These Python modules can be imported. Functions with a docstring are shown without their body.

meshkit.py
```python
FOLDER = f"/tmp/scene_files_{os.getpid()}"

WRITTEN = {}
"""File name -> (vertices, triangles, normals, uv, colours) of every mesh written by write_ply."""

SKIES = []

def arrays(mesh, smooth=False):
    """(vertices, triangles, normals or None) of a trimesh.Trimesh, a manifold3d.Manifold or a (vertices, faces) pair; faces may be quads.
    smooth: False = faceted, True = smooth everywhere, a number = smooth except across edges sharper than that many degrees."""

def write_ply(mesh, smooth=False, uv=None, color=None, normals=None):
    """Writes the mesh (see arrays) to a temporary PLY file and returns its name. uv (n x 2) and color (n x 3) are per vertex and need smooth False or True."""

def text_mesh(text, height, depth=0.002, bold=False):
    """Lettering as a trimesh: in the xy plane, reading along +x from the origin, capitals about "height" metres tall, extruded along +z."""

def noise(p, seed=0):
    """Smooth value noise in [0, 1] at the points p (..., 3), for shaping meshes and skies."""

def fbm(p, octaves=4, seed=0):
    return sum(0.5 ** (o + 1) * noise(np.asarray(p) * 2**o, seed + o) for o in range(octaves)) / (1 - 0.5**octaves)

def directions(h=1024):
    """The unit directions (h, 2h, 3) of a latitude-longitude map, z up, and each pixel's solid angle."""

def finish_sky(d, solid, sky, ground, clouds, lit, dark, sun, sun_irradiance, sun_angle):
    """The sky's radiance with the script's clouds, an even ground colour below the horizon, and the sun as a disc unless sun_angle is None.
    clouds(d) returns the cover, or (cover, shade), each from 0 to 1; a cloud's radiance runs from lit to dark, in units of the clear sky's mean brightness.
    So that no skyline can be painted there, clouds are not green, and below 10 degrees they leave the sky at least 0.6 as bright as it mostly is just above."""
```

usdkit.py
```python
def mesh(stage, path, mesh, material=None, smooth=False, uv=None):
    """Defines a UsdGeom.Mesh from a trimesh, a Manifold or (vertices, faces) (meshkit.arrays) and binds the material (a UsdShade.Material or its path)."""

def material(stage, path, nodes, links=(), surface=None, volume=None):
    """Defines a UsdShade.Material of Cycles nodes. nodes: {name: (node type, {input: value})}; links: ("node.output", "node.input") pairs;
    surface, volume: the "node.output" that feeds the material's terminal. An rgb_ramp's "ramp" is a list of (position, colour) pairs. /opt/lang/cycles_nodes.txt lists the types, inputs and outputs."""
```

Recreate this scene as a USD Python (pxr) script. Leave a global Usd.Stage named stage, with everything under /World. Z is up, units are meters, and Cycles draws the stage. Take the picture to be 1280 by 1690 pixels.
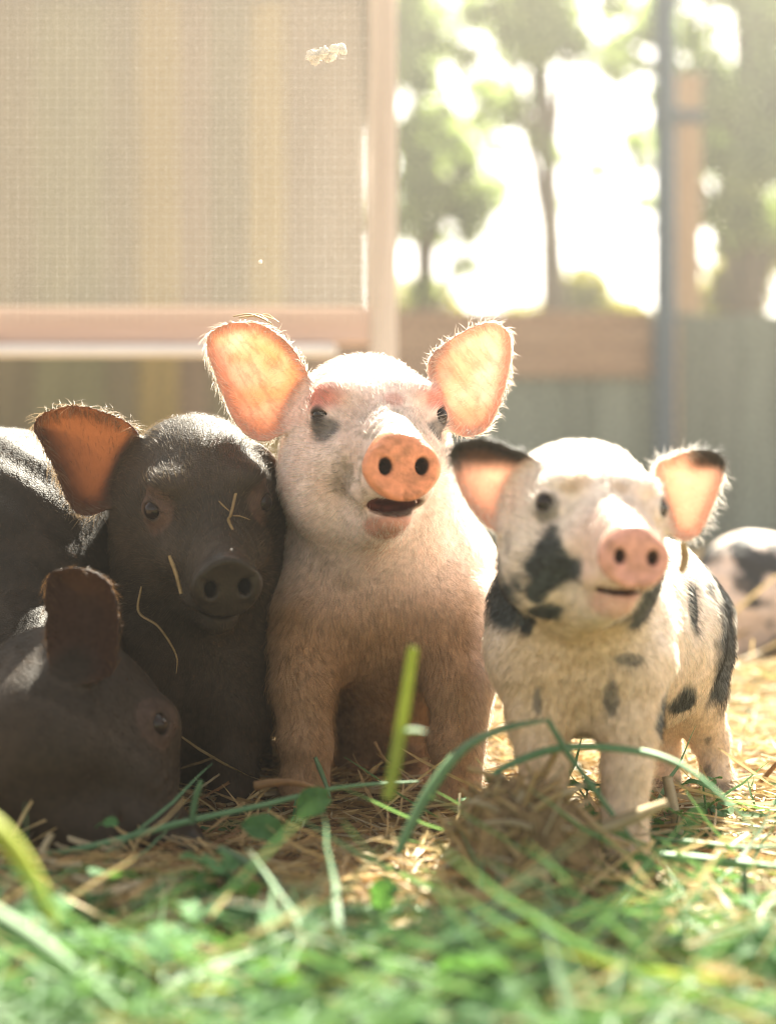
import math, random
import numpy as np
import trimesh
from scipy.ndimage import map_coordinates
from scipy.spatial import cKDTree
import scipy.sparse as sp
import usdkit, meshkit
from pxr import Usd, UsdGeom, UsdLux, UsdShade, Sdf, Gf, Vt

stage = Usd.Stage.CreateInMemory()
UsdGeom.SetStageUpAxis(stage, "Z")
UsdGeom.SetStageMetersPerUnit(stage, 1.0)
UsdGeom.Xform.Define(stage, "/World")
UsdGeom.Scope.Define(stage, "/World/Looks")
rng = np.random.default_rng(7)
random.seed(7)
T = Sdf.ValueTypeNames

# ------------------------------------------------------------------ camera, sky, sun, exposure
K, EYE, HOR = 2667.0, 0.29, 795.0          # the photograph's scale: picture widths of 1280, horizon at row 795
FOCUS, FSTOP, EXPOSURE = 1.39, 2.35, 2.7
SUN_EL, SUN_AZ, SUN_I, SKY = math.radians(41), math.radians(16), 1.25, 0.052
cam = UsdGeom.Camera.Define(stage, "/World/camera")
cam.CreateFocalLengthAttr(50.0)
cam.CreateHorizontalApertureAttr(1280 / K * 50)
cam.CreateVerticalApertureAttr(1690 / K * 50)
cam.CreateVerticalApertureOffsetAttr(-50 / K * 50)
cam.CreateFStopAttr(FSTOP)
cam.CreateFocusDistanceAttr(FOCUS)
cam.CreateExposureAttr(EXPOSURE)
cam.CreateClippingRangeAttr((0.05, 5000.0))
cam.AddTranslateOp().Set((0, 0, EYE))
cam.AddRotateXOp().Set(90.0)

HAZE = 0.0040

SUN = np.array([math.sin(SUN_AZ) * math.cos(SUN_EL), math.cos(SUN_AZ) * math.cos(SUN_EL), math.sin(SUN_EL)])
sky = UsdLux.DomeLight.Define(stage, "/World/sky")
sky.GetPrim().SetCustomDataByKey("kind", "structure")
sm = usdkit.material(stage, "/World/Looks/sky", {
    "t": ("sky_texture", {"sky_type": "single_scattering", "sun_disc": False, "sun_elevation": SUN_EL, "sun_rotation": SUN_AZ,
                          "aerosol_density": 2.5}),
    # added uneven veil: whitens and warms the fill light, no brighter than clear sky
    "g": ("texture_coordinate", {}), "n": ("noise_texture", {"scale": 2.2, "detail": 5}),
    "f": ("map_range", {"from_min": 0.3, "from_max": 0.7, "to_min": 0.55, "to_max": 0.95}),
    "bw": ("rgb_to_bw", {}), "cc": ("combine_xyz", {}),
    "r_": ("math", {"math_type": "multiply", "value2": 1.07}), "b_": ("math", {"math_type": "multiply", "value2": 0.90}),
    "mx": ("mix", {"mix_type": "mix"}),
    "b": ("background_shader", {"strength": SKY})},
    [("g.generated", "n.vector"), ("n.fac", "f.value"), ("t.color", "bw.color"), ("bw.val", "r_.value1"), ("bw.val", "b_.value1"),
     ("r_.value", "cc.x"), ("bw.val", "cc.y"), ("b_.value", "cc.z"), ("f.result", "mx.fac"), ("t.color", "mx.color1"), ("cc.vector", "mx.color2"), ("mx.color", "b.color")], surface="b.background")
UsdShade.MaterialBindingAPI.Apply(sky.GetPrim()).Bind(sm)
sun = UsdLux.DistantLight.Define(stage, "/World/sun")
sun.CreateNormalizeAttr(True)
sun.CreateIntensityAttr(SUN_I)
sun.CreateAngleAttr(0.5)
sun.CreateColorAttr((1.0, 0.93, 0.77))
sun.AddRotateZOp().Set(180 - math.degrees(SUN_AZ))
sun.AddRotateXOp().Set(90 - math.degrees(SUN_EL))


def P(px, py, d):
    """A point of the place, d metres ahead of the lens, from its place in the photograph."""
    return np.array([(px - 640) * d / K, d, EYE + (HOR - py) * d / K])


# ------------------------------------------------------------------ helpers
used = {}


def numbered(parent, name):
    k = (parent, name)
    n = used.get(k, 0)
    used[k] = n + 1
    return f"{parent}/{name}" if n == 0 else f"{parent}/{name}_{n:03d}"


def tag(prim, label=None, category=None, group=None, kind=None):
    for k, v in (("label", label), ("category", category), ("group", group), ("kind", kind)):
        if v:
            prim.SetCustomDataByKey(k, v)
    return prim


def thing(name, label, category, loc=(0, 0, 0), group=None, rz=0.0):
    x = UsdGeom.Xform.Define(stage, numbered("/World", name))
    x.AddTranslateOp().Set(tuple(float(v) for v in loc))
    if rz:
        x.AddRotateZOp().Set(float(rz))
    tag(x.GetPrim(), label, category, group)
    return x.GetPrim()


def put(name, mesh, mat, parent=None, smooth=False):
    return usdkit.mesh(stage, numbered(str(parent.GetPath()) if parent else "/World", name), mesh, LOOK[mat], smooth=smooth).GetPrim()


LOOK = {}


def mat_noise(name, c1, c2, scale=8.0, rough=0.8, stretch=(1, 1, 1), bump=0.0, bump_scale=None, spec=0.3, trans=None, tfac=0.4, per_object=0.0, detail=6, sheen=0.0):
    nodes = {"g": ("texture_coordinate", {}), "m": ("mapping", {"scale": stretch}),
             "n": ("noise_texture", {"scale": scale, "detail": detail, "roughness": 0.62}),
             "r": ("rgb_ramp", {"ramp": [(0.28, c1), (0.72, c2)]}),
             "p": ("principled_bsdf", {"roughness": rough, "specular_ior_level": spec})}
    links = [("g.object", "m.vector"), ("m.vector", "n.vector"), ("n.fac", "r.fac")]
    out = "r.color"
    if per_object:
        nodes["oi"] = ("object_info", {})
        nodes["mr"] = ("map_range", {"from_min": 0.0, "from_max": 1.0, "to_min": 1 - per_object, "to_max": 1 + per_object})
        nodes["h"] = ("hsv", {"hue": 0.5, "saturation": 1.0, "fac": 1.0})
        links += [("oi.random", "mr.value"), (out, "h.color"), ("mr.result", "h.value")]
        out = "h.color"
    links.append((out, "p.base_color"))
    if bump:
        nodes["n2"] = ("noise_texture", {"scale": bump_scale or scale * 2, "detail": 5})
        nodes["b"] = ("bump", {"strength": bump, "distance": 0.01})
        links += [("m.vector", "n2.vector"), ("n2.fac", "b.height"), ("b.normal", "p.normal")]
    surf = "p.BSDF"
    if trans is not None:
        nodes["tr"] = ("translucent_bsdf", {"color": trans})
        nodes["mx"] = ("mix_closure", {"fac": tfac})
        links += [("p.BSDF", "mx.closure1"), ("tr.BSDF", "mx.closure2")]
        surf = "mx.closure"
    LOOK[name] = usdkit.material(stage, f"/World/Looks/{name}", nodes, links, surface=surf)


# skin: base colour and thinness are painted per vertex (pigment, some painted shade, ear membrane), the fine grain is noise
def mat_skin(name, rough, spec, bump, tint_t):
    nodes = {"a": ("attribute", {"attribute": "tint"}), "e": ("attribute", {"attribute": "thin"}), "w": ("attribute", {"attribute": "glow"}),
             "wt": ("attribute", {"attribute": "wet"}), "rr": ("math", {"math_type": "multiply_add", "value2": -0.28, "value3": rough}),
             "g": ("texture_coordinate", {}),
             "n": ("noise_texture", {"scale": 160.0, "detail": 4}), "v": ("voronoi_texture", {"scale": 620.0}),
             "mr": ("map_range", {"from_min": 0.25, "from_max": 0.75, "to_min": 0.78, "to_max": 1.2}),
             "h": ("hsv", {"hue": 0.5, "saturation": 1.0, "fac": 1.0}),
             "add": ("math", {"math_type": "multiply_add", "value2": 0.5}),
             "b": ("bump", {"strength": bump, "distance": 0.002}),
             "p": ("principled_bsdf", {"specular_ior_level": spec}),
             "t": ("translucent_bsdf", {}), "mx": ("mix_closure", {})}
    links = [("wt.fac", "rr.value1"), ("rr.value", "p.roughness"), ("g.object", "n.vector"), ("g.object", "v.vector"), ("n.fac", "mr.value"), ("mr.result", "h.value"), ("a.color", "h.color"), ("h.color", "p.base_color"),
             ("v.distance", "add.value1"), ("n.fac", "add.value3"), ("add.value", "b.height"), ("b.normal", "p.normal"),
             ("w.color", "t.color"), ("e.fac", "mx.fac"), ("p.BSDF", "mx.closure1"), ("t.BSDF", "mx.closure2")]
    LOOK[name] = usdkit.material(stage, f"/World/Looks/{name}", nodes, links, surface="mx.closure")


mat_skin("skin_pale", 0.6, 0.25, 0.35, None)
mat_skin("skin_dark", 0.62, 0.22, 0.35, None)
LOOK["fur"] = usdkit.material(stage, "/World/Looks/fur", {
    "a": ("attribute", {"attribute": "tint"}),
    "d": ("principled_bsdf", {"roughness": 0.38, "specular_ior_level": 0.55}),
    "t": ("translucent_bsdf", {}), "mx": ("mix_closure", {"fac": 0.45})},
    [("a.color", "d.base_color"), ("a.color", "t.color"), ("d.BSDF", "mx.closure1"), ("t.BSDF", "mx.closure2")], surface="mx.closure")
LOOK["eye"] = usdkit.material(stage, "/World/Looks/eye", {"p": ("principled_bsdf", {"base_color": (0.012, 0.007, 0.005), "roughness": 0.04, "specular_ior_level": 0.35})}, [], surface="p.BSDF")
mat_noise("dirt", (0.05, 0.032, 0.018), (0.30, 0.21, 0.115), scale=26, rough=0.95, bump=0.7, bump_scale=70)
mat_noise("clod", (0.07, 0.045, 0.022), (0.36, 0.245, 0.12), scale=55, rough=0.95, bump=0.9, bump_scale=120)
for k, (a, b) in enumerate([((0.42, 0.30, 0.13), (0.62, 0.47, 0.24)), ((0.30, 0.20, 0.09), (0.48, 0.34, 0.16)), ((0.40, 0.33, 0.20), (0.55, 0.46, 0.30)), ((0.16, 0.09, 0.04), (0.34, 0.20, 0.09))]):
    mat_noise(f"straw_{k}", a, b, scale=60, rough=0.55, stretch=(0.3, 2, 2), trans=b, tfac=0.25, per_object=0.25)
for k, (a, b, t) in enumerate([((0.09, 0.19, 0.09), (0.18, 0.31, 0.165), (0.17, 0.32, 0.09)), ((0.055, 0.13, 0.045), (0.11, 0.23, 0.085), (0.15, 0.31, 0.05)), ((0.125, 0.215, 0.115), (0.21, 0.315, 0.18), (0.17, 0.30, 0.11)), ((0.26, 0.32, 0.06), (0.38, 0.42, 0.10), (0.45, 0.50, 0.08))]):
    mat_noise(f"grass_{k}", a, b, scale=40, rough=0.6, stretch=(0.4, 2, 2), trans=t, tfac=0.3, per_object=0.25, spec=0.2)
mat_noise("clover", (0.045, 0.125, 0.045), (0.11, 0.235, 0.09), scale=60, rough=0.7, trans=(0.12, 0.28, 0.045), tfac=0.3, per_object=0.25, spec=0.12)
mat_noise("leaf_sage", (0.17, 0.22, 0.11), (0.29, 0.33, 0.19), scale=3, rough=0.5, trans=(0.36, 0.48, 0.12), tfac=0.5)
mat_noise("leaf_yellow", (0.14, 0.15, 0.03), (0.24, 0.24, 0.06), scale=2, rough=0.5, trans=(0.36, 0.34, 0.045), tfac=0.5)
mat_noise("bark", (0.07, 0.05, 0.035), (0.17, 0.125, 0.085), scale=6, rough=0.9, stretch=(3, 3, 0.5), bump=0.6)
mat_noise("grey_board", (0.13, 0.155, 0.125), (0.215, 0.245, 0.205), scale=5, rough=0.85, stretch=(4, 4, 0.35), bump=0.3, per_object=0.22)
mat_noise("tan_timber", (0.34, 0.23, 0.14), (0.52, 0.38, 0.25), scale=6, rough=0.8, stretch=(4, 4, 0.4), bump=0.3)
mat_noise("pale_timber", (0.52, 0.45, 0.38), (0.74, 0.67, 0.60), scale=6, rough=0.75, stretch=(4, 4, 0.4), bump=0.3)
mat_noise("pink_timber", (0.50, 0.36, 0.30), (0.68, 0.53, 0.46), scale=6, rough=0.75, stretch=(0.4, 4, 4), bump=0.3)
mat_noise("flare_brown", (0.24, 0.15, 0.09), (0.38, 0.26, 0.17), scale=5, rough=0.8, stretch=(0.4, 4, 4), bump=0.3)  # brown that imitates lens flare on the fence top
mat_noise("white_paint", (0.70, 0.70, 0.71), (0.82, 0.82, 0.83), scale=9, rough=0.6)
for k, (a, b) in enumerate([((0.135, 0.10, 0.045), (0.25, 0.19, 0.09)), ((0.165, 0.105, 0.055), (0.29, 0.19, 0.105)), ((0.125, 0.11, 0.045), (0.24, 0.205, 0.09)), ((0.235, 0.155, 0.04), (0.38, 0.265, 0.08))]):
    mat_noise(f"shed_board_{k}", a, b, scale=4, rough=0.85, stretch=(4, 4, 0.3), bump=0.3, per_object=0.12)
mat_noise("hay", (0.32, 0.22, 0.06), (0.58, 0.42, 0.13), scale=30, rough=0.9, bump=0.8, bump_scale=60)
mat_noise("roof_felt", (0.10, 0.10, 0.10), (0.18, 0.17, 0.16), scale=8, rough=0.9)
LOOK["steel_blue"] = usdkit.material(stage, "/World/Looks/steel_blue", {"p": ("principled_bsdf", {"base_color": (0.06, 0.09, 0.12), "metallic": 0.2, "roughness": 0.45})}, [], surface="p.BSDF")
LOOK["wire"] = usdkit.material(stage, "/World/Looks/wire", {"p": ("principled_bsdf", {"base_color": (0.66, 0.63, 0.56), "metallic": 0.4, "roughness": 0.45})}, [], surface="p.BSDF")
mat_noise("fluff", (0.80, 0.78, 0.74), (0.92, 0.91, 0.88), scale=120, rough=0.9, trans=(0.85, 0.83, 0.78), tfac=0.3)


# ------------------------------------------------------------------ the ground
def ground_z(x, y):
    p = np.stack([np.asarray(x, float), np.asarray(y, float), np.zeros_like(np.asarray(x, float))], -1)
    near = np.clip((np.asarray(y) - 0.2) / 0.5, 0, 1)
    z = 0.018 * (meshkit.fbm(p * 9, 3, 3) - 0.5) + 0.02 * (meshkit.noise(p * 2.3, 5) - 0.5)
    z = z + 0.020 * np.exp(-(((np.asarray(x) + 0.30) / 0.22) ** 2 + ((np.asarray(y) - 1.13) / 0.07) ** 2))
    far = np.clip((np.asarray(y) - 20) / 40, 0, 1)
    return z * near * (1 - far) - 0.004


def grid_sheet(xs, ys):
    X, Y = np.meshgrid(xs, ys, indexing="ij")
    v = np.stack([X, Y, ground_z(X, Y)], -1).reshape(-1, 3)
    n, m = len(xs), len(ys)
    i, j = np.meshgrid(np.arange(n - 1), np.arange(m - 1), indexing="ij")
    a = i * m + j
    return v, np.stack([a, a + m, a + m + 1, a + 1], -1).reshape(-1, 4)


def spaced(*parts):
    return np.unique(np.concatenate([np.linspace(a, b, n) for a, b, n in parts]).round(5))


gx = spaced((-400, -20, 14), (-20, -3, 24), (-3, -0.8, 40), (-0.8, 0.8, 130), (0.8, 3, 40), (3, 20, 24), (20, 400, 14))
gy = spaced((-40, 0.3, 16), (0.3, 2.2, 170), (2.2, 8, 80), (8, 40, 40), (40, 800, 20))
tag(put("ground", grid_sheet(gx, gy), "dirt", smooth=True), kind="structure")

# ------------------------------------------------------------------ implicit animals
F = np.float32


def sd_ell(p, c, r, R=None):
    x, y, z = (p[:, k] - F(c[k]) for k in range(3))
    if R is not None:
        x, y, z = (x * F(R[0, k]) + y * F(R[1, k]) + z * F(R[2, k]) for k in range(3))
    x, y, z = x / F(r[0]), y / F(r[1]), z / F(r[2])
    k0 = np.sqrt(x * x + y * y + z * z)
    x, y, z = x / F(r[0]), y / F(r[1]), z / F(r[2])
    return k0 * (k0 - 1) / (np.sqrt(x * x + y * y + z * z) + F(1e-9))


def sd_cone(p, a, b, ra, rb):
    a, b = np.asarray(a, float), np.asarray(b, float)
    ab = b - a
    x, y, z = (p[:, k] - F(a[k]) for k in range(3))
    u, v, w = map(F, ab)
    t = np.clip((x * u + y * v + z * w) * F(1 / (ab @ ab)), 0, 1)
    x -= t * u
    y -= t * v
    z -= t * w
    return np.sqrt(x * x + y * y + z * z) - (F(ra) + F(rb - ra) * t)


def smin(a, b, k):
    h = np.maximum(k - np.abs(a - b), 0) / k
    return np.minimum(a, b) - h * h * k * 0.25


def smax(a, b, k):
    return -smin(-a, -b, k)


def frame(yaw, pitch, roll):
    y, p, r = map(math.radians, (yaw, pitch, roll))
    x, f0, z = np.array([math.cos(y), math.sin(y), 0]), np.array([math.sin(y), -math.cos(y), 0]), np.array([0, 0, 1.0])
    f, u = f0 * math.cos(p) + z * math.sin(p), -f0 * math.sin(p) + z * math.cos(p)
    return np.stack([x * math.cos(r) + u * math.sin(r), f, -x * math.sin(r) + u * math.cos(r)], 1)


class Head:
    """A piglet's head. Its own axes: x to the side, y forward, z up; the origin lies between the eyes."""
    def __init__(self, c, R, s, mouth=0.0, eye=(0.054, 0.036, 0.0), squint=(1, 1), slim=1.0, jowl=1.0, pad=0.16, wide=1.0, long=1.0):
        self.c, self.R, self.s, self.mouth, self.squint, self.slim, self.jowl, self.pad = np.asarray(c, float), R, s, mouth, squint, slim, jowl, pad
        self.k = np.array([wide, long, 1.0])
        self.eyes = [np.array([sx * eye[0], eye[1], eye[2]]) for sx in (-1, 1)]
        self.nose = np.array([0, 0.122, -0.052])

    def local(self, p):
        d = [p[:, k] - F(self.c[k]) for k in range(3)]
        out = np.empty((len(p), 3), F, order="F")
        for k in range(3):
            out[:, k] = (d[0] * F(self.R[0, k]) + d[1] * F(self.R[1, k]) + d[2] * F(self.R[2, k])) / F(self.s * self.k[k])
        return out

    def world(self, q):
        return self.c + (np.asarray(q, float) * self.k * self.s) @ self.R.T

    def sdf(self, p):
        q = self.local(p)
        j = self.jowl
        d = sd_ell(q, (0, -0.035, 0.002), (0.068, 0.078, 0.062))
        for sx in (-1, 1):
            d = smin(d, sd_ell(q, (sx * 0.042 * j, -0.022, -0.055), (0.040 * j, 0.056, 0.052)), 0.03)
            d = smin(d, sd_ell(q, (sx * 0.036, 0.030, 0.020), (0.024, 0.022, 0.014)), 0.02)      # brow
            d = smin(d, sd_ell(q, (sx * 0.034, 0.040, -0.040), (0.022, 0.030, 0.020)), 0.025)    # cheekbone
        d = smin(d, sd_cone(q, (0, 0.00, -0.020), (0, 0.100, -0.046), 0.050, 0.0285), 0.03)       # muzzle
        d = smin(d, sd_cone(q, (0, -0.02, -0.082), (0, 0.078, -0.088), 0.044, 0.0185), 0.022)     # lower jaw
        for sx in (-1, 1):                                                                         # upper lips
            d = smin(d, sd_ell(q, (sx * 0.020, 0.078, -0.068), (0.017, 0.030, 0.014)), 0.014)
        # folds of skin behind the snout disc
        for yy, rr in ((0.086, 0.0325), (0.097, 0.0318)):
            ring = np.sqrt((np.sqrt(q[:, 0] ** 2 + ((q[:, 2] + 0.0215 + 0.27 * yy)) ** 2) - rr + 0.003) ** 2 + (q[:, 1] - yy + 0.25 * (q[:, 2] + 0.05)) ** 2) - 0.0046
            d = smin(d, ring, 0.0045)
        # the snout disc: a rounded flat pad, a little wider than high, leaning back
        y = q[:, 1] - 0.118 + self.pad * (q[:, 2] + 0.052)
        z = q[:, 2] + 0.052
        ax = 0.0342 - 0.16 * np.clip(-z - 0.004, 0, 0.03) - 0.20 * np.clip(z - 0.006, 0, 0.03)
        rad = np.sqrt((q[:, 0] / ax) ** 2 + (z / 0.0290) ** 2)
        rad = (rad - 1) * 0.029
        hh = np.abs(y) - 0.0085
        r0 = 0.0055
        disc = np.sqrt(np.maximum(rad + r0, 0) ** 2 + np.maximum(hh + r0, 0) ** 2) + np.minimum(np.maximum(rad + r0, hh + r0), 0) - r0
        for sx in (-1, 1):                                                                         # raised rims round the nostrils
            disc = smin(disc, sd_ell(q, (sx * 0.0175, 0.1245 - self.pad * 0.004, -0.049), (0.0135, 0.0045, 0.0145)), 0.004)
        d = smin(d, disc, 0.010)
        d = smax(d, -sd_ell(q, (0, 0.1335, -0.052), (0.024, 0.0065, 0.019)), 0.006)               # the pad is slightly dished
        for sx in (-1, 1):                                                                         # nostrils
            d = smax(d, -sd_ell(q, (sx * 0.0160, 0.126, -0.0515), (0.0056, 0.016, 0.0070)), 0.004)
            d = smax(d, -sd_cone(q, (sx * 0.0175, 0.131, -0.047), (sx * 0.0245, 0.129, -0.0425), 0.0032, 0.0012), 0.004)
        d = smax(d, -sd_cone(q, (0, 0.130, -0.070), (0, 0.128, -0.084), 0.0012, 0.002), 0.004)     # notch under the pad
        wr = np.sin(q[:, 1] * 520 + 6 * np.sin(q[:, 0] * 60 + 1.3) + 90 * q[:, 2] * q[:, 2]) * np.exp(-((q[:, 1] - 0.088) / 0.022) ** 2) * np.clip((q[:, 2] + 0.06) / 0.02, 0, 1)
        d = d - 0.0009 * wr
        m = self.mouth
        if m > 0:                                                                                  # open mouth
            qm = q.copy()
            qm[:, 2] -= 7.5 * np.minimum(q[:, 0] ** 2, 0.0012)
            d = smax(d, -sd_ell(qm, (0, 0.086, -0.0835), (0.0225, 0.034, 0.0088 * m)), 0.006)
        for sx in (-1, 1):                                                                         # line of the lips
            d = smax(d, -sd_cone(q, (sx * 0.004, 0.104, -0.0795), (sx * 0.036, 0.052, -0.0775), 0.0026, 0.0014), 0.004)
        for e, sq in zip(self.eyes, self.squint):
            sx = np.sign(e[0])
            o = np.array([sx * 0.72, 0.66, 0.05])
            o /= np.linalg.norm(o)
            side = np.cross([0, 0, 1.0], o)
            side /= np.linalg.norm(side)
            E = np.stack([o, side, np.cross(o, side)], 1)
            d = smin(d, sd_ell(q, e - o * 0.003, (0.0125, 0.0165, 0.0125), E), 0.010)               # lids
            d = smax(d, -sd_ell(q, e + o * 0.009, (0.010, 0.0105, 0.0068 * sq), E), 0.0035)          # the opening
        return d * F(self.s)


class Ear:
    """An ear as a cupped sheet a few millimetres thick: outline, lean and depth of the cup."""
    def __init__(self, poly, d0, lean=(0.0, 0.0), cup=0.018, t=0.0019, base=None, fold=0.0):
        pts = np.array([P(a, b, d0)[[0, 2]] for a, b in poly])
        n = len(pts)
        c = []
        for i in range(n):                                                                          # a smooth closed curve through them
            p0, p1, p2, p3 = pts[i - 1], pts[i], pts[(i + 1) % n], pts[(i + 2) % n]
            for t_ in np.linspace(0, 1, 8, endpoint=False):
                c.append(0.5 * (2 * p1 + (p2 - p0) * t_ + (2 * p0 - 5 * p1 + 4 * p2 - p3) * t_ ** 2 + (3 * p1 - p0 - 3 * p2 + p3) * t_ ** 3))
        c = np.array(c)
        self.curve, self.d0, self.lean, self.cup, self.t, self.fold = c, d0, lean, cup, t, fold
        self.base = np.array(P(*base, d0))[[0, 2]] if base is not None else pts[0]
        self.g, m = 0.0012, 0.03
        self.lo = c.min(0) - m
        self.n = np.ceil((c.max(0) + m - self.lo) / self.g).astype(int) + 1
        G = np.stack(np.meshgrid(*[self.lo[k] + self.g * np.arange(self.n[k]) for k in (0, 1)], indexing="ij"), -1)
        q = G.reshape(-1, 2)
        dist = cKDTree(c).query(q)[0] + 0.0016 * (meshkit.fbm(np.c_[q * 110, 0 * q[:, :1] + d0 * 50], 3, 5) - 0.5)
        a, b = c, np.roll(c, -1, 0)
        inside = np.zeros(len(q), bool)
        for (x1, y1), (x2, y2) in zip(a, b):
            hit = (y1 > q[:, 1]) != (y2 > q[:, 1])
            inside ^= hit & (q[:, 0] < (x2 - x1) * (q[:, 1] - y1) / ((y2 - y1) or 1e-12) + x1)
        self.field = np.where(inside, -dist, dist).reshape(self.n).astype(F)
        self.top = c[:, 1].max()

    def outline(self, p):
        q = np.stack([(p[:, 0] - self.lo[0]) / self.g, (p[:, 2] - self.lo[1]) / self.g])
        over = np.maximum(np.maximum(-q, q - (self.n - 1)[:, None]), 0).max(0) * self.g
        return (map_coordinates(self.field, q, order=1, mode="nearest") + over).astype(F)

    def surface(self, p, sd):
        inside = np.maximum(-sd, 0)
        g = 1 - np.exp(-inside / 0.014)
        y = self.d0 + self.lean[0] * (p[:, 0] - self.base[0]) + self.lean[1] * (p[:, 2] - self.base[1]) + self.cup * g
        if self.fold:                                                                                # the upper edge curls over towards the viewer
            y = y - self.fold * np.clip((p[:, 2] - self.top + 0.018) / 0.018, 0, 1) ** 2
        return y

    def sdf(self, p):
        sd = self.outline(p)
        w = (np.abs(p[:, 1] - self.surface(p, sd))) * 0.68 - self.t
        r = self.t * 0.9
        return (np.sqrt(np.maximum(sd + r, 0) ** 2 + np.maximum(w + r, 0) ** 2) + np.minimum(np.maximum(sd + r, w + r), 0) - r).astype(F)


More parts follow.
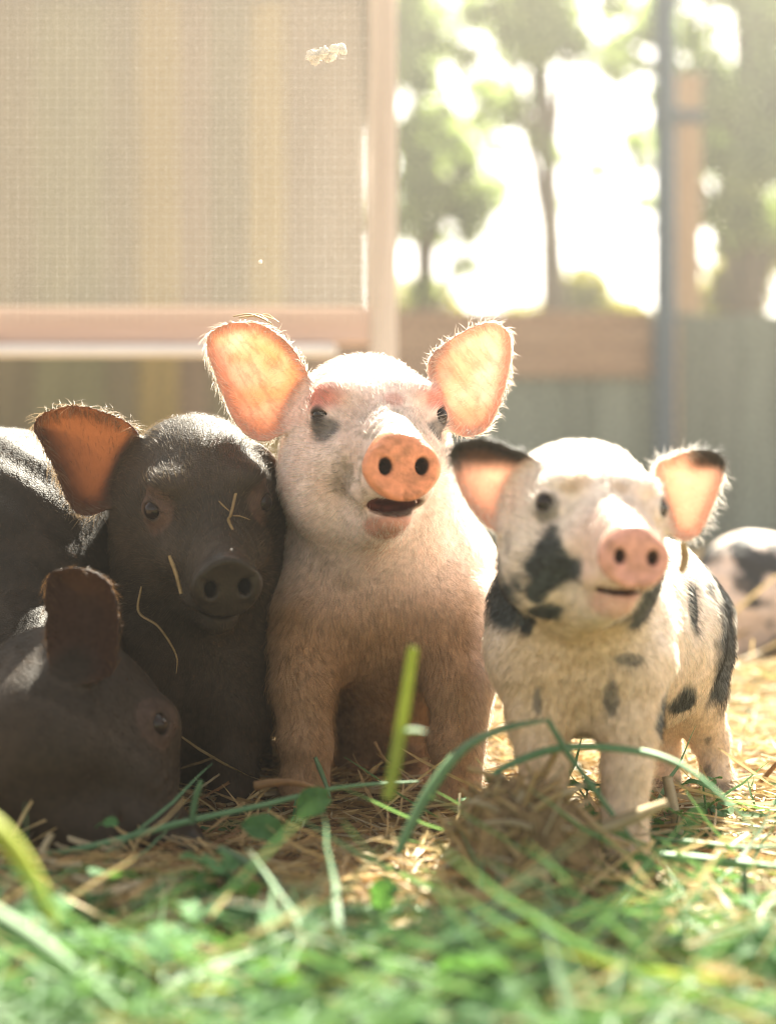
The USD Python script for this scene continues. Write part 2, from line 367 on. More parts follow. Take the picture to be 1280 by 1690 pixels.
class Animal:
    def __init__(self, head, ears, prims, h=0.002, k_ear=0.010, paws=()):
        self.head, self.ears, self.prims, self.h, self.k_ear, self.paws = head, ears, prims, h, k_ear, paws

    @staticmethod
    def off(near, c, r):
        """Whether a ball lies too far from the box "near" to matter there."""
        return near is not None and np.linalg.norm(np.maximum(np.maximum(near[0] - c, c - near[1]), 0)) > r + 0.06

    def body(self, p, near=None):
        d = np.full(len(p), F(0.2))
        for kind, k, *a in self.prims:
            c, r = (np.asarray(a[0]), max(a[1])) if kind == "e" else ((np.asarray(a[0]) + a[1]) / 2, np.linalg.norm(np.asarray(a[0]) - a[1]) / 2 + max(a[2:]))
            if not self.off(near, c, r):
                d = smin(d, sd_ell(p, *a) if kind == "e" else sd_cone(p, *a), k)
        x, y, z = p[:, 0], p[:, 1], p[:, 2]
        d = d + F(0.0011) * np.sin(61 * x + 2.2 * np.sin(47 * z + 5)) * np.sin(53 * z + 1.7 * np.sin(39 * y)) + F(0.0006) * np.sin(150 * z + 4 * np.sin(31 * x + 20 * y))
        if self.head is not None and not self.off(near, self.head.world([0, 0.02, -0.03]), 0.15 * self.head.s):
            d = smin(d, self.head.sdf(p), 0.035)
        return d

    def sdf(self, p, near=None):
        d = self.body(p, near)
        for e in self.ears:
            c = np.array([*(e.curve.min(0) + e.curve.max(0)) / 2, 0])[[0, 2, 1]]
            c[1] = e.d0
            if not self.off(near, c, 0.09):
                d = smin(d, e.sdf(p), self.k_ear)
        for a, b, r in self.paws:
            if self.off(near, np.asarray(a), 0.05):
                continue                                                                    # cleft between the two toes
            d = smax(d, -sd_cone(p, a, b, r, r), 0.003)
        return d

    def bounds(self):
        lo, hi = [], []
        for kind, k, *a in self.prims:
            if kind == "e":
                lo.append(np.asarray(a[0]) - max(a[1])), hi.append(np.asarray(a[0]) + max(a[1]))
            else:
                for c, r in ((a[0], a[2]), (a[1], a[3])):
                    lo.append(np.asarray(c) - r), hi.append(np.asarray(c) + r)
        if self.head is not None:
            lo.append(self.head.c - 0.15 * self.head.s), hi.append(self.head.c + 0.15 * self.head.s)
        for e in self.ears:
            x0, z0 = e.curve.min(0)
            x1, z1 = e.curve.max(0)
            lo.append([x0, e.d0 - 0.05, z0]), hi.append([x1, e.d0 + 0.07, z1])
        return np.min(lo, 0) - 0.02, np.max(hi, 0) + 0.02

    def mesh(self):
        h, B = self.h, 8
        lo, hi = self.bounds()
        nb = np.ceil((hi - lo) / (h * B)).astype(int)
        n = nb * B
        bi = np.stack(np.meshgrid(*[np.arange(k) for k in nb], indexing="ij"), -1).reshape(-1, 3)
        cs = np.asfortranarray((lo + (bi + 0.5) * B * h - h / 2).astype(F))
        dc = self.sdf(cs)
        g = np.repeat(np.repeat(np.repeat(np.where(dc < 0, F(-1), F(1)).reshape(nb), B, 0), B, 1), B, 2)
        near = np.abs(dc) < B * h * 0.87 * 1.25 + 0.003
        off = np.stack(np.meshgrid(*[np.arange(B)] * 3, indexing="ij"), -1).reshape(-1, 3)
        todo = bi[near]
        key = (todo // 4) @ np.array([1, 1000, 1000000])
        order = np.argsort(key, kind="stable")
        for part in np.split(order, np.flatnonzero(np.diff(key[order])) + 1):
            ids = (todo[part][:, None] * B + off[None]).reshape(-1, 3)
            x = np.asfortranarray((lo + ids * h).astype(F))
            g[ids[:, 0], ids[:, 1], ids[:, 2]] = self.sdf(x, (x.min(0), x.max(0)))
        return surface_nets(g, lo, h)


def surface_nets(g, lo, h):
    s = g < 0
    n = np.array(g.shape)
    c = np.zeros(n - 1, np.int8)
    cor = [np.array(x) for x in np.ndindex(2, 2, 2)]
    for a in cor:
        c += s[a[0]:n[0] - 1 + a[0], a[1]:n[1] - 1 + a[1], a[2]:n[2] - 1 + a[2]]
    act = (c > 0) & (c < 8)
    idx = np.full(act.shape, -1, np.int32)
    ijk = np.argwhere(act)
    idx[act] = np.arange(len(ijk))
    val = {tuple(a): g[ijk[:, 0] + a[0], ijk[:, 1] + a[1], ijk[:, 2] + a[2]] for a in cor}
    pos, cnt = np.zeros((len(ijk), 3)), np.zeros(len(ijk))
    for a in cor:
        for ax in range(3):
            if a[ax] == 0:
                b = a.copy()
                b[ax] = 1
                va, vb = val[tuple(a)], val[tuple(b)]
                x = (va < 0) != (vb < 0)
                t = np.where(x, va / np.where(x, va - vb, 1), 0)
                pos += x[:, None] * (a + t[:, None] * (b - a))
                cnt += x
    v = lo + (ijk + pos / cnt[:, None]) * h
    faces = []
    for ax in range(3):
        o1, o2 = (ax + 1) % 3, (ax + 2) % 3
        sl0, sl1 = [slice(None)] * 3, [slice(None)] * 3
        sl0[ax], sl1[ax] = slice(0, n[ax] - 1), slice(1, n[ax])
        ch = s[tuple(sl0)] != s[tuple(sl1)]
        e = np.argwhere(ch)
        e = e[(e[:, o1] > 0) & (e[:, o2] > 0) & (e[:, o1] < n[o1] - 1) & (e[:, o2] < n[o2] - 1)]
        neg = s[e[:, 0], e[:, 1], e[:, 2]]

        def cell(d1, d2):
            q = e.copy()
            q[:, o1] -= d1
            q[:, o2] -= d2
            return idx[q[:, 0], q[:, 1], q[:, 2]]
        quad = np.stack([cell(1, 1), cell(0, 1), cell(0, 0), cell(1, 0)], 1)
        quad[~neg] = quad[~neg][:, ::-1]
        faces.append(quad)
    q = np.vstack(faces)
    q = q[(q >= 0).all(1)]
    f = np.vstack([q[:, [0, 1, 2]], q[:, [0, 2, 3]]])
    # a light taubin pass
    e = np.vstack([q[:, [0, 1]], q[:, [1, 2]], q[:, [2, 3]], q[:, [3, 0]]])
    A = sp.coo_matrix((np.ones(len(e)), (e[:, 0], e[:, 1])), (len(v), len(v))).tocsr()
    A = ((A + A.T) > 0).astype(float)
    A = sp.diags(1 / np.maximum(np.asarray(A.sum(1)).ravel(), 1)) @ A
    for lam in (0.5, -0.52) * 2:
        v = v + lam * (A @ v - v)
    return v, f


def vertex_normals(v, f):
    n, fn = np.zeros_like(v), np.cross(v[f[:, 1]] - v[f[:, 0]], v[f[:, 2]] - v[f[:, 0]])
    for k in range(3):
        np.add.at(n, f[:, k], fn)
    return n / np.maximum(np.linalg.norm(n, axis=1, keepdims=True), 1e-12)


def ss(x, a, b):
    t = np.clip((x - a) / (b - a), 0, 1)
    return t * t * (3 - 2 * t)


def blob(p, c, r, seed=0, rough=0.35, edge=0.16, fine=60):
    """1 inside a ragged patch, 0 outside."""
    q = np.linalg.norm((p - c) / r, axis=1) + rough * (meshkit.fbm(p * fine, 3, seed) - 0.5) * 2
    return 1 - ss(q, 1 - edge, 1 + edge)


def mixc(a, b, w):
    return a * (1 - w[:, None]) + np.asarray(b) * w[:, None]


def prim_color(m, name, data, interp, kind=T.Color3fArray):
    UsdGeom.PrimvarsAPI(m).CreatePrimvar(name, kind, interp).Set(
        Vt.Vec3fArray.FromNumpy(np.asarray(data, np.float32)) if kind == T.Color3fArray else Vt.FloatArray.FromNumpy(np.asarray(data, np.float32)))


def build_piglet(label, an, paint, skin, hairs, hair_len=0.0108, flow_down=0.75, seed=1, group=None, base=None, hair_w=0.00030, lift=0.24, eye_r=0.0092):
    """paint(p, n, info) -> dict of skin, hair, glow colours and thin."""
    r = np.random.default_rng(seed)
    v, f = an.mesh()
    n = vertex_normals(v, f)
    base = np.asarray(base if base is not None else [v[:, 0].mean(), v[:, 1].mean(), 0.0])
    root = thing("piglet", label, "piglet", base, group)
    path = str(root.GetPath())

    def info(p):
        pf = np.asfortranarray(p.astype(F))
        out = {"q": an.head.local(pf) if an.head is not None else None, "ear": [], "front": []}
        bd = an.body(pf)
        for e in an.ears:
            sd = e.outline(pf)
            ys = e.surface(pf, sd)
            on = ss(np.abs(p[:, 1] - ys), 0.0075, 0.004) * ss(sd, 0.004, 0.001) * ss(bd, 0.002, 0.010)
            out["ear"].append(on)
            out["front"].append(on * (p[:, 1] < ys))
            out.setdefault("rim", []).append(on * ss(sd, -0.009, -0.001))
            out.setdefault("sd", []).append(sd)
        return out
    i = info(v)
    c = paint(v, n, i)
    m = UsdGeom.Mesh.Define(stage, path + "/body")
    m.CreatePointsAttr(Vt.Vec3fArray.FromNumpy((v - base).astype(np.float32)))
    m.CreateFaceVertexCountsAttr(Vt.IntArray.FromNumpy(np.full(len(f), 3, np.int32)))
    m.CreateFaceVertexIndicesAttr(Vt.IntArray.FromNumpy(f.astype(np.int32).ravel()))
    m.CreateSubdivisionSchemeAttr("none")
    m.CreateNormalsAttr(Vt.Vec3fArray.FromNumpy(n.astype(np.float32)))
    m.SetNormalsInterpolation("vertex")
    prim_color(m, "tint", c["skin"], "vertex")
    prim_color(m, "glow", c["glow"], "vertex")
    prim_color(m, "thin", c["thin"], "vertex", T.FloatArray)
    prim_color(m, "wet", snout_mask(i["q"], an.head.pad), "vertex", T.FloatArray)
    UsdShade.MaterialBindingAPI.Apply(m.GetPrim()).Bind(LOOK[skin])
    # eyes
    if an.head is not None:
        for e in an.head.eyes:
            o = np.array([np.sign(e[0]) * 0.72, 0.66, 0.05])
            ball = trimesh.creation.icosphere(3, eye_r * an.head.s)
            ball.apply_translation(an.head.world(e + o * (0.0005 if an.head.squint[int(e[0] > 0)] > 0.4 else -0.0015)) - base)
            put("eye", ball, "eye", root, smooth=True)
    # fur
    tri = v[f]
    area = np.linalg.norm(np.cross(tri[:, 1] - tri[:, 0], tri[:, 2] - tri[:, 0]), axis=1)
    cen = tri.mean(1)
    view = np.array([0, 0, EYE]) - cen
    view /= np.linalg.norm(view, axis=1, keepdims=True)
    facing = (n[f[:, 0]] * view).sum(1)
    edge = cen[:, 0] * 0 + 1
    w = area * np.where(facing > -0.35, 1.0, 0.3) * edge * c["dens"][f].mean(1)
    pick = r.choice(len(f), hairs, p=w / w.sum())
    u = r.random((hairs, 2))
    flip = u.sum(1) > 1
    u[flip] = 1 - u[flip]
    bary = np.stack([1 - u.sum(1), u[:, 0], u[:, 1]], 1)
    fp = f[pick]
    p = (v[fp] * bary[..., None]).sum(1)
    nn = (n[fp] * bary[..., None]).sum(1)
    nn /= np.linalg.norm(nn, axis=1, keepdims=True)
    hc = (c["hair"][fp] * bary[..., None]).sum(1)
    ln = (c["len"][fp] * bary).sum(1)
    # the lie of the coat: away from the snout on the head, back and down on the body
    if an.head is not None:
        nose = an.head.world(an.head.nose + np.array([0, 0.01, 0.0]))
        away = p - nose
        dist = np.linalg.norm(away, axis=1, keepdims=True)
        away = away / dist
        wh = 1 - ss(dist[:, 0], 0.13 * an.head.s / 0.9, 0.24 * an.head.s / 0.9)
    else:
        away, wh = np.zeros_like(p), np.zeros(len(p))
    flow = wh[:, None] * away + (1 - wh)[:, None] * np.array([0.0, 0.45, -flow_down])
    swirl = np.stack([meshkit.noise(p * 22, 11 + k) - 0.5 for k in range(3)], 1)
    flow = flow + 0.75 * swirl + 0.16 * r.normal(size=p.shape)
    tang = flow - (flow * nn).sum(1, keepdims=True) * nn
    tang /= np.linalg.norm(tang, axis=1, keepdims=True) + 1e-9
    L = hair_len * ln * r.uniform(0.6, 1.25, hairs)
    lf = lift * r.uniform(0.5, 1.5, hairs)
    d0 = tang + lf[:, None] * 1.5 * nn
    d0 /= np.linalg.norm(d0, axis=1, keepdims=True)
    d1 = tang + 0.25 * lf[:, None] * nn
    d1 /= np.linalg.norm(d1, axis=1, keepdims=True)
    k0 = p - nn * 0.0006
    k1 = k0 + d0 * (L * 0.5)[:, None]
    k2 = k1 + d1 * (L * 0.5)[:, None]
    pts = np.stack([k0, k1, k2], 1).reshape(-1, 3) - base
    b = UsdGeom.BasisCurves.Define(stage, path + "/fur")
    b.CreateTypeAttr("linear")
    b.CreateCurveVertexCountsAttr(Vt.IntArray.FromNumpy(np.full(hairs, 3, np.int32)))
    b.CreatePointsAttr(Vt.Vec3fArray.FromNumpy(pts.astype(np.float32)))
    b.CreateWidthsAttr(Vt.FloatArray.FromNumpy(np.tile(np.array([hair_w, hair_w * 0.8, hair_w * 0.25], np.float32), hairs)))
    b.SetWidthsInterpolation("vertex")
    hc = np.clip(hc * r.uniform(0.62, 1.2, (hairs, 1)), 0, 1)
    prim_color(b, "tint", np.repeat(hc, 3, 0), "vertex")
    UsdShade.MaterialBindingAPI.Apply(b.GetPrim()).Bind(LOOK["fur"])
    tag(b.GetPrim(), kind="stuff")
    return root


def cone(a, b, ra, rb, k=0.03):
    return ("c", k, a, b, ra, rb)


def ell(c, r, k=0.04):
    return ("e", k, c, r)


def leg(*js, k=0.03):
    """A chain of joints (point, radius)."""
    return [cone(a[0], b[0], a[1], b[1], k if i == 0 else 0.010) for i, (a, b) in enumerate(zip(js, js[1:]))]


def toes(foot, r=0.0022):
    foot = np.asarray(foot)
    return [(foot + (0, -0.03, -0.03), foot + (0, -0.012, 0.004), r)]


PINK, SNOUT = np.array([0.78, 0.61, 0.53]), np.array([0.68, 0.27, 0.135])


def snout_mask(q, pad=0.16):
    return ss(q[:, 1] + pad * (q[:, 2] + 0.052), 0.1105, 0.1165) * ss(np.sqrt((q[:, 0] / 0.037) ** 2 + ((q[:, 2] + 0.052) / 0.031) ** 2), 1.12, 0.98)


def eye_dist(head, q, k):
    return np.linalg.norm(q - head.eyes[k], axis=1)


def fields(v, an, i):
    q = i["q"]
    ear = np.max(i["ear"], 0) if i["ear"] else np.zeros(len(v))
    front = np.max(i["front"], 0) if i["front"] else np.zeros(len(v))
    rim = np.max(i["rim"], 0) if i.get("rim") else np.zeros(len(v))
    sn = snout_mask(q, an.head.pad)
    eye = np.minimum(eye_dist(an.head, q, 0), eye_dist(an.head, q, 1))
    nost = np.min([np.linalg.norm((q - np.array([sx * 0.0165, 0.117, -0.050])) / np.array([1, 1.6, 1.2]), axis=1) for sx in (-1, 1)], 0)
    mouth = np.linalg.norm((q - np.array([0, 0.080, -0.0825]) - np.stack([0 * q[:, 0], 0 * q[:, 0], 7.5 * np.minimum(q[:, 0] ** 2, 0.0012)], 1)) / np.array([0.026, 0.034, 0.0075 * max(an.head.mouth, 0.45)]), axis=1)
    return q, ear, front, rim, sn, eye, nost, mouth


# ================================================================== the centre piglet
hd = Head(P(613, 692, 1.405), frame(12, 3, 0), 0.95, mouth=1.0, squint=(0.25, 1.0), wide=0.97, long=1.05)
e1 = Ear([(496, 592), (462, 552), (418, 529), (370, 531), (341, 546), (335, 570), (348, 610), (364, 652), (384, 695), (410, 722), (440, 728), (474, 712), (508, 690), (515, 640)], 1.405, lean=(-0.25, 0.05), cup=0.026, base=(490, 640))
e2 = Ear([(708, 592), (742, 560), (785, 535), (820, 530), (842, 546), (846, 580), (838, 630), (822, 680), (800, 712), (770, 722), (738, 708), (716, 680), (708, 630)], 1.41, lean=(0.25, 0.05), cup=0.022, base=(735, 640))
feet3 = [P(503, 1318, 1.42), P(752, 1318, 1.42)]
piglet_c = Animal(hd, [e1, e2], [
    ell(P(632, 985, 1.535), (0.098, 0.098, 0.095)),
    cone(P(606, 770, 1.47), P(630, 950, 1.53), 0.072, 0.092, 0.05),
    ell(P(632, 1120, 1.655), (0.085, 0.14, 0.100), 0.04),
    ell(P(645, 1080, 1.76), (0.115, 0.13, 0.135), 0.05),
    ell(P(690, 1010, 1.66), (0.09, 0.16, 0.12), 0.05)]
    + leg((P(512, 1030, 1.475), 0.0400), (P(500, 1130, 1.44), 0.0287), (P(503, 1225, 1.425), 0.0231), (P(503, 1290, 1.42), 0.0204), (P(503, 1322, 1.415), 0.0209), k=0.035)
    + leg((P(748, 1030, 1.475), 0.0400), (P(760, 1130, 1.44), 0.0296), (P(755, 1225, 1.425), 0.0235), (P(753, 1290, 1.42), 0.0204), (P(752, 1322, 1.415), 0.0209), k=0.035)
    + leg((P(720, 1200, 1.62), 0.0435), (P(700, 1270, 1.54), 0.0191), (P(693, 1290, 1.50), 0.0148), k=0.03)
    + leg((P(540, 1200, 1.66), 0.0435), (P(585, 1285, 1.57), 0.0191), (P(592, 1300, 1.54), 0.0148), k=0.03),
    h=0.0017, paws=toes(feet3[0]) + toes(feet3[1]))


def paint_c(v, n, i):
    q, ear, front, rim, sn, eye, nost, mouth = fields(v, piglet_c, i)
    nz = meshkit.fbm(v * 35, 4, 2)
    sk = np.tile(PINK, (len(v), 1))
    sk = mixc(sk, (0.62, 0.40, 0.30), ss(nz, 0.45, 0.7) * 0.5)
    low = ss(v[:, 2] + 0.05 * (nz - 0.5), 0.25, 0.15) * ss(v[:, 0], 0.10, 0.065)  # shade below the head, painted as brown into skin and hair
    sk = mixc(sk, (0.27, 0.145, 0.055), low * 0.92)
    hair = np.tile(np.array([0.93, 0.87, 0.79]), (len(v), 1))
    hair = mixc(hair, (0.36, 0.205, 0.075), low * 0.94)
    # grime on the muzzle and chin, red skin round the eyes, grey skin below the eyes
    muz = ss(q[:, 1], 0.035, 0.085) * (1 - sn) * ss(np.linalg.norm(q - [0, 0.1, -0.05], axis=1), 0.10, 0.05)
    sp_ = ss(meshkit.fbm(v * 110, 3, 8), 0.50, 0.64)
    sk = mixc(sk, (0.30, 0.24, 0.17), muz * (0.25 + 0.5 * sp_))
    hair = mixc(hair, (0.50, 0.43, 0.32), muz * (0.2 + 0.5 * sp_))
    for k in (0, 1):
        e = hd.eyes[k]
        d = np.linalg.norm((q - (e + [0, -0.004, 0.016])) / [0.030, 0.035, 0.018], axis=1) + 0.5 * (nz - 0.5)
        w = ss(d, 1.15, 0.4)
        sk, hair = mixc(sk, (0.58, 0.20, 0.15), w * 0.95), mixc(hair, (0.66, 0.34, 0.26), w * 0.85)
        d = np.linalg.norm((q - (e + [-0.001 * (2 * k - 1), 0.004, -0.013])) / [0.020, 0.028, 0.013], axis=1) + 0.6 * (nz - 0.5)
        w = ss(d, 1.1, 0.6)
        sk, hair = mixc(sk, (0.11, 0.105, 0.10), w * 0.9), mixc(hair, (0.16, 0.15, 0.14), w * 0.85)
    w = ss(np.linalg.norm((q - [0.008, 0.05, 0.012]) / [0.013, 0.04, 0.009], axis=1) + 0.6 * (nz - 0.5), 1.0, 0.5)
    sk, hair = mixc(sk, (0.55, 0.26, 0.20), w * 0.7), mixc(hair, (0.62, 0.36, 0.28), w * 0.6)
    for c_, r_, s_ in (((-0.040, 0.055, -0.055), (0.010, 0.03, 0.022), 5), ((0.05, -0.01, 0.045), (0.016, 0.02, 0.014), 6)):
        w = blob(q, np.array(c_), np.array(r_), s_, 0.5, 0.4, 70)
        sk, hair = mixc(sk, (0.20, 0.16, 0.11), w * 0.6), mixc(hair, (0.3, 0.25, 0.18), w * 0.6)
    # a few dark flecks on the forehead and crown
    fl = ss(meshkit.noise(v * 150, 21), 0.80, 0.9) * ss(q[:, 2], 0.0, 0.03)
    hair = mixc(hair, (0.35, 0.30, 0.26), fl * 0.5)
    sk = mixc(sk, SNOUT, sn)
    sk = mixc(sk, (0.36, 0.16, 0.075), sn * ss(meshkit.fbm(v * 140, 4, 51), 0.46, 0.72) * 0.75)
    sk = mixc(sk, (0.50, 0.24, 0.17), ss(np.linalg.norm((q - [0, 0.074, -0.101]) / [0.027, 0.035, 0.012], axis=1), 1.15, 0.8) * 0.9)
    sk = mixc(sk, (0.16, 0.05, 0.035), ss(mouth, 1.06, 0.9))
    sk = mixc(sk, (0.05, 0.025, 0.015), ss(nost, 0.0095, 0.0065))
    sk = mixc(sk, (0.03, 0.02, 0.015), ss(eye, 0.0125, 0.0095) * ss(q[:, 1], 0.03, 0.036))
    vein = ss(meshkit.fbm(v * np.array([60, 10, 60]), 4, 41), 0.30, 0.72)
    line = 1 - ss(np.abs(meshkit.fbm(np.stack([v[:, 0] * 45, v[:, 1] * 4, v[:, 2] * 95 + 3 * v[:, 0] * 40], 1), 3, 77) - 0.5), 0.012, 0.05)
    sk = mixc(sk, (0.76, 0.42, 0.30), front)
    grey = blob(v, P(728, 600, 1.40), np.array([0.011, 0.05, 0.02]), 3, 0.3, 0.3)
    sk, hair = mixc(sk, (0.22, 0.17, 0.16), grey * 0.8), mixc(hair, (0.3, 0.26, 0.25), grey * 0.8)
    dens = (1 - sn) * (1 - 0.55 * front) * (1 - ss(mouth, 1.2, 1.0)) * ss(eye, 0.008, 0.012)
    length = 1.0 - 0.45 * ss(q[:, 1], 0.04, 0.11) * ss(np.linalg.norm(q, axis=1), 0.2, 0.12) + 0.35 * rim - 0.35 * front + 0.25 * low * ss(v[:, 2], 0.02, 0.10)
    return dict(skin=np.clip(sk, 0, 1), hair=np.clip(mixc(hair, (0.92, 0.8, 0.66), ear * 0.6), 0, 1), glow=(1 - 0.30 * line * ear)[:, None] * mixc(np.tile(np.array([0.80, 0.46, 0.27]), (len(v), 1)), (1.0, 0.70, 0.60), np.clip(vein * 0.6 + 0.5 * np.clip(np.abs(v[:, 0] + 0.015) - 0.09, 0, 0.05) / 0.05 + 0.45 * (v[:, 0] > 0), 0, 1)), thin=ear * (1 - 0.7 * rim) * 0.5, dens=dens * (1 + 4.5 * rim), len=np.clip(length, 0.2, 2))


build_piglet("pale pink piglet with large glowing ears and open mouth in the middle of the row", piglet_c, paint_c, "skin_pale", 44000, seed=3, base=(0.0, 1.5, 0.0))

# ================================================================== the spotted piglet on the right
hd4 = Head(P(972, 838, 1.175), frame(12, 4, -3), 0.745, mouth=0.25, eye=(0.058, 0.036, 0.0), jowl=1.02, wide=0.97, long=1.06)
e3 = Ear([(878, 755), (842, 738), (802, 725), (762, 727), (743, 746), (752, 790), (770, 830), (800, 868), (835, 884), (866, 876), (892, 848), (896, 790)], 1.18, lean=(-0.15, 0.0), cup=0.020, t=0.0018, base=(865, 800), fold=0.012)
e4 = Ear([(1082, 768), (1115, 750), (1155, 740), (1190, 748), (1203, 770), (1192, 812), (1176, 850), (1156, 884), (1130, 894), (1104, 876), (1082, 830)], 1.19, lean=(0.3, 0.0), cup=0.016, t=0.0018, base=(1090, 810), fold=0.010)
g4 = [P(893, 1425, 1.20), P(1034, 1428, 1.20), P(1190, 1316, 1.48), P(1096, 1318, 1.46)]
piglet_s = Animal(hd4, [e3, e4], [
    ell(P(945, 1065, 1.285), (0.054, 0.064, 0.066)),
    cone(P(965, 860, 1.22), P(950, 1000, 1.27), 0.048, 0.056, 0.04),
    cone(P(965, 1050, 1.29), P(1025, 1040, 1.40), 0.060, 0.076, 0.05),
    cone(P(1025, 1045, 1.40), P(1062, 1030, 1.49), 0.078, 0.066, 0.05),
    ell(P(1085, 1055, 1.49), (0.055, 0.06, 0.075), 0.04)]
    + leg((P(890, 1100, 1.25), 0.0317), (P(886, 1190, 1.235), 0.0216), (P(896, 1260, 1.22), 0.0172), (P(896, 1350, 1.21), 0.0150), (P(893, 1424, 1.20), 0.0163), k=0.03)
    + leg((P(1026, 1100, 1.25), 0.0334), (P(1040, 1190, 1.235), 0.0233), (P(1034, 1265, 1.22), 0.0180), (P(1032, 1350, 1.21), 0.0150), (P(1032, 1424, 1.20), 0.0163), k=0.03)
    + leg((P(1120, 1050, 1.48), 0.0422), (P(1140, 1140, 1.46), 0.0282), (P(1168, 1215, 1.50), 0.0163), (P(1182, 1280, 1.49), 0.0128), (P(1190, 1316, 1.475), 0.0145), k=0.03)
    + leg((P(1040, 1080, 1.50), 0.0396), (P(1075, 1170, 1.49), 0.0246), (P(1095, 1235, 1.52), 0.0145), (P(1096, 1290, 1.50), 0.0128), (P(1096, 1318, 1.485), 0.0141), k=0.03),
    h=0.0016, paws=toes(g4[0]) + toes(g4[1]) + toes(g4[2]) + toes(g4[3]))
BLACK = (0.022, 0.021, 0.020)


def paint_s(v, n, i):
    q, ear, front, rim, sn, eye, nost, mouth = fields(v, piglet_s, i)
    nz = meshkit.fbm(v * 40, 4, 2)
    sk = np.tile(np.array([0.80, 0.68, 0.58]), (len(v), 1))
    hair = np.tile(np.array([0.95, 0.91, 0.84]), (len(v), 1))
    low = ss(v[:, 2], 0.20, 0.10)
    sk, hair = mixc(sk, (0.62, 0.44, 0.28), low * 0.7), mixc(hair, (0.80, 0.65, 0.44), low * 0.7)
    chest = blob(v, P(930, 1090, 1.2), np.array([0.06, 0.085, 0.09]), 4, 0.3, 0.6)
    sk, hair = mixc(sk, (0.50, 0.36, 0.20), chest * 0.8), mixc(hair, (0.60, 0.46, 0.25), chest * 0.85)
    dark = np.zeros(len(v))
    flat = lambda px, py, d, rx, rz, ry=0.05: (P(px, py, d), np.array([rx * d / K, ry, rz * d / K]))
    for (c_, r_), s_, ro in ((flat(905, 930, 1.13, 38, 66, 0.05), 1, 0.55), (flat(905, 1010, 1.15, 30, 18, 0.04), 2, 0.6), (flat(1150, 960, 1.42, 14, 22, 0.12), 9, 0.5),
                             (flat(905, 838, 1.14, 26, 28, 0.03), 3, 0.35), (flat(1106, 838, 1.14, 18, 26, 0.03), 4, 0.3),
                             (flat(826, 950, 1.30, 34, 95, 0.14), 5, 0.3), (flat(1178, 1040, 1.46, 44, 120, 0.16), 6, 0.2), (flat(1116, 1000, 1.40, 12, 42, 0.14), 7, 0.4),
                             (flat(1108, 1135, 1.40, 26, 30, 0.14), 8, 0.45), (flat(1012, 1150, 1.20, 13, 48, 0.05), 10, 0.9), (flat(890, 1165, 1.20, 10, 22, 0.04), 11, 0.9),
                             (flat(1086, 1175, 1.25, 22, 48, 0.04), 12, 0.4), (flat(870, 1030, 1.2, 12, 22, 0.05), 13, 0.5), (flat(1040, 1090, 1.2, 24, 9, 0.03), 14, 0.5),
                             (flat(1010, 900, 1.45, 50, 30, 0.08), 15, 0.3), (flat(1172, 1255, 1.46, 12, 40, 0.02), 16, 0.7)):
        w = blob(v, c_, r_, s_, ro + 0.25, 0.25, 48)
        if s_ in (3, 4, 16, 11, 14, 10):
            w = w * 0.7
        dark = np.maximum(dark, w)
    for c_, r_, s_ in (((0.066, 0.000, -0.080), (0.030, 0.055, 0.040), 31), ((0.040, 0.035, -0.112), (0.028, 0.04, 0.016), 32)):
        dark = np.maximum(dark, blob(q, np.array(c_), np.array(r_), s_, 0.4, 0.25, 45))
    # dark tops of the ears
    topL = i["ear"][0] * ss(v[:, 2], P(0, 785, 1.18)[2], P(0, 752, 1.18)[2])
    topR = i["ear"][1] * ss(v[:, 2], P(0, 785, 1.19)[2], P(0, 760, 1.19)[2]) * ss(v[:, 0], P(1120, 0, 1.19)[0], P(1160, 0, 1.19)[0])
    dark = np.maximum(dark * (1 - ear), np.maximum(topL, topR) * 0.95)
    sk = mixc(sk, (0.78, 0.46, 0.34), front * (1 - dark))
    sk, hair = mixc(sk, (0.05, 0.058, 0.056), dark), mixc(hair, BLACK, dark)
    tan = blob(q, np.array([0.01, 0.05, 0.016]), np.array([0.009, 0.03, 0.006]), 5, 0.4, 0.4, 80) + blob(q, np.array([-0.032, 0.035, 0.02]), np.array([0.016, 0.03, 0.012]), 6, 0.4, 0.4, 80)
    sk, hair = mixc(sk, (0.45, 0.30, 0.16), np.clip(tan, 0, 1) * 0.6), mixc(hair, (0.6, 0.44, 0.26), np.clip(tan, 0, 1) * 0.6)
    muz = ss(q[:, 1], 0.04, 0.09) * (1 - sn) * ss(np.linalg.norm(q - [0, 0.1, -0.06], axis=1), 0.09, 0.05)
    sk, hair = mixc(sk, (0.62, 0.36, 0.25), muz * 0.6 * (1 - dark)), mixc(hair, (0.70, 0.55, 0.42), muz * 0.5 * (1 - dark))
    sk = mixc(sk, (0.66, 0.33, 0.24), sn)
    sk = mixc(sk, (0.38, 0.19, 0.11), sn * ss(meshkit.fbm(v * 150, 4, 52), 0.46, 0.72) * 0.7)
    sk = mixc(sk, (0.60, 0.33, 0.25), ss(np.linalg.norm((q - [0, 0.082, -0.092]) / [0.028, 0.035, 0.016], axis=1), 1.15, 0.7) * 0.8)
    sk = mixc(sk, (0.22, 0.09, 0.06), ss(mouth, 1.05, 0.9))
    sk = mixc(sk, (0.10, 0.05, 0.03), ss(nost, 0.0085, 0.006))
    sk = mixc(sk, (0.03, 0.02, 0.015), ss(eye, 0.0125, 0.0095) * ss(q[:, 1], 0.03, 0.036))
    glow = mixc(np.tile(np.array([0.92, 0.62, 0.50]), (len(v), 1)), (0.14, 0.08, 0.05), dark)
    sk = mixc(sk, (0.24, 0.19, 0.14), ss(v[:, 2], 0.020, 0.014))
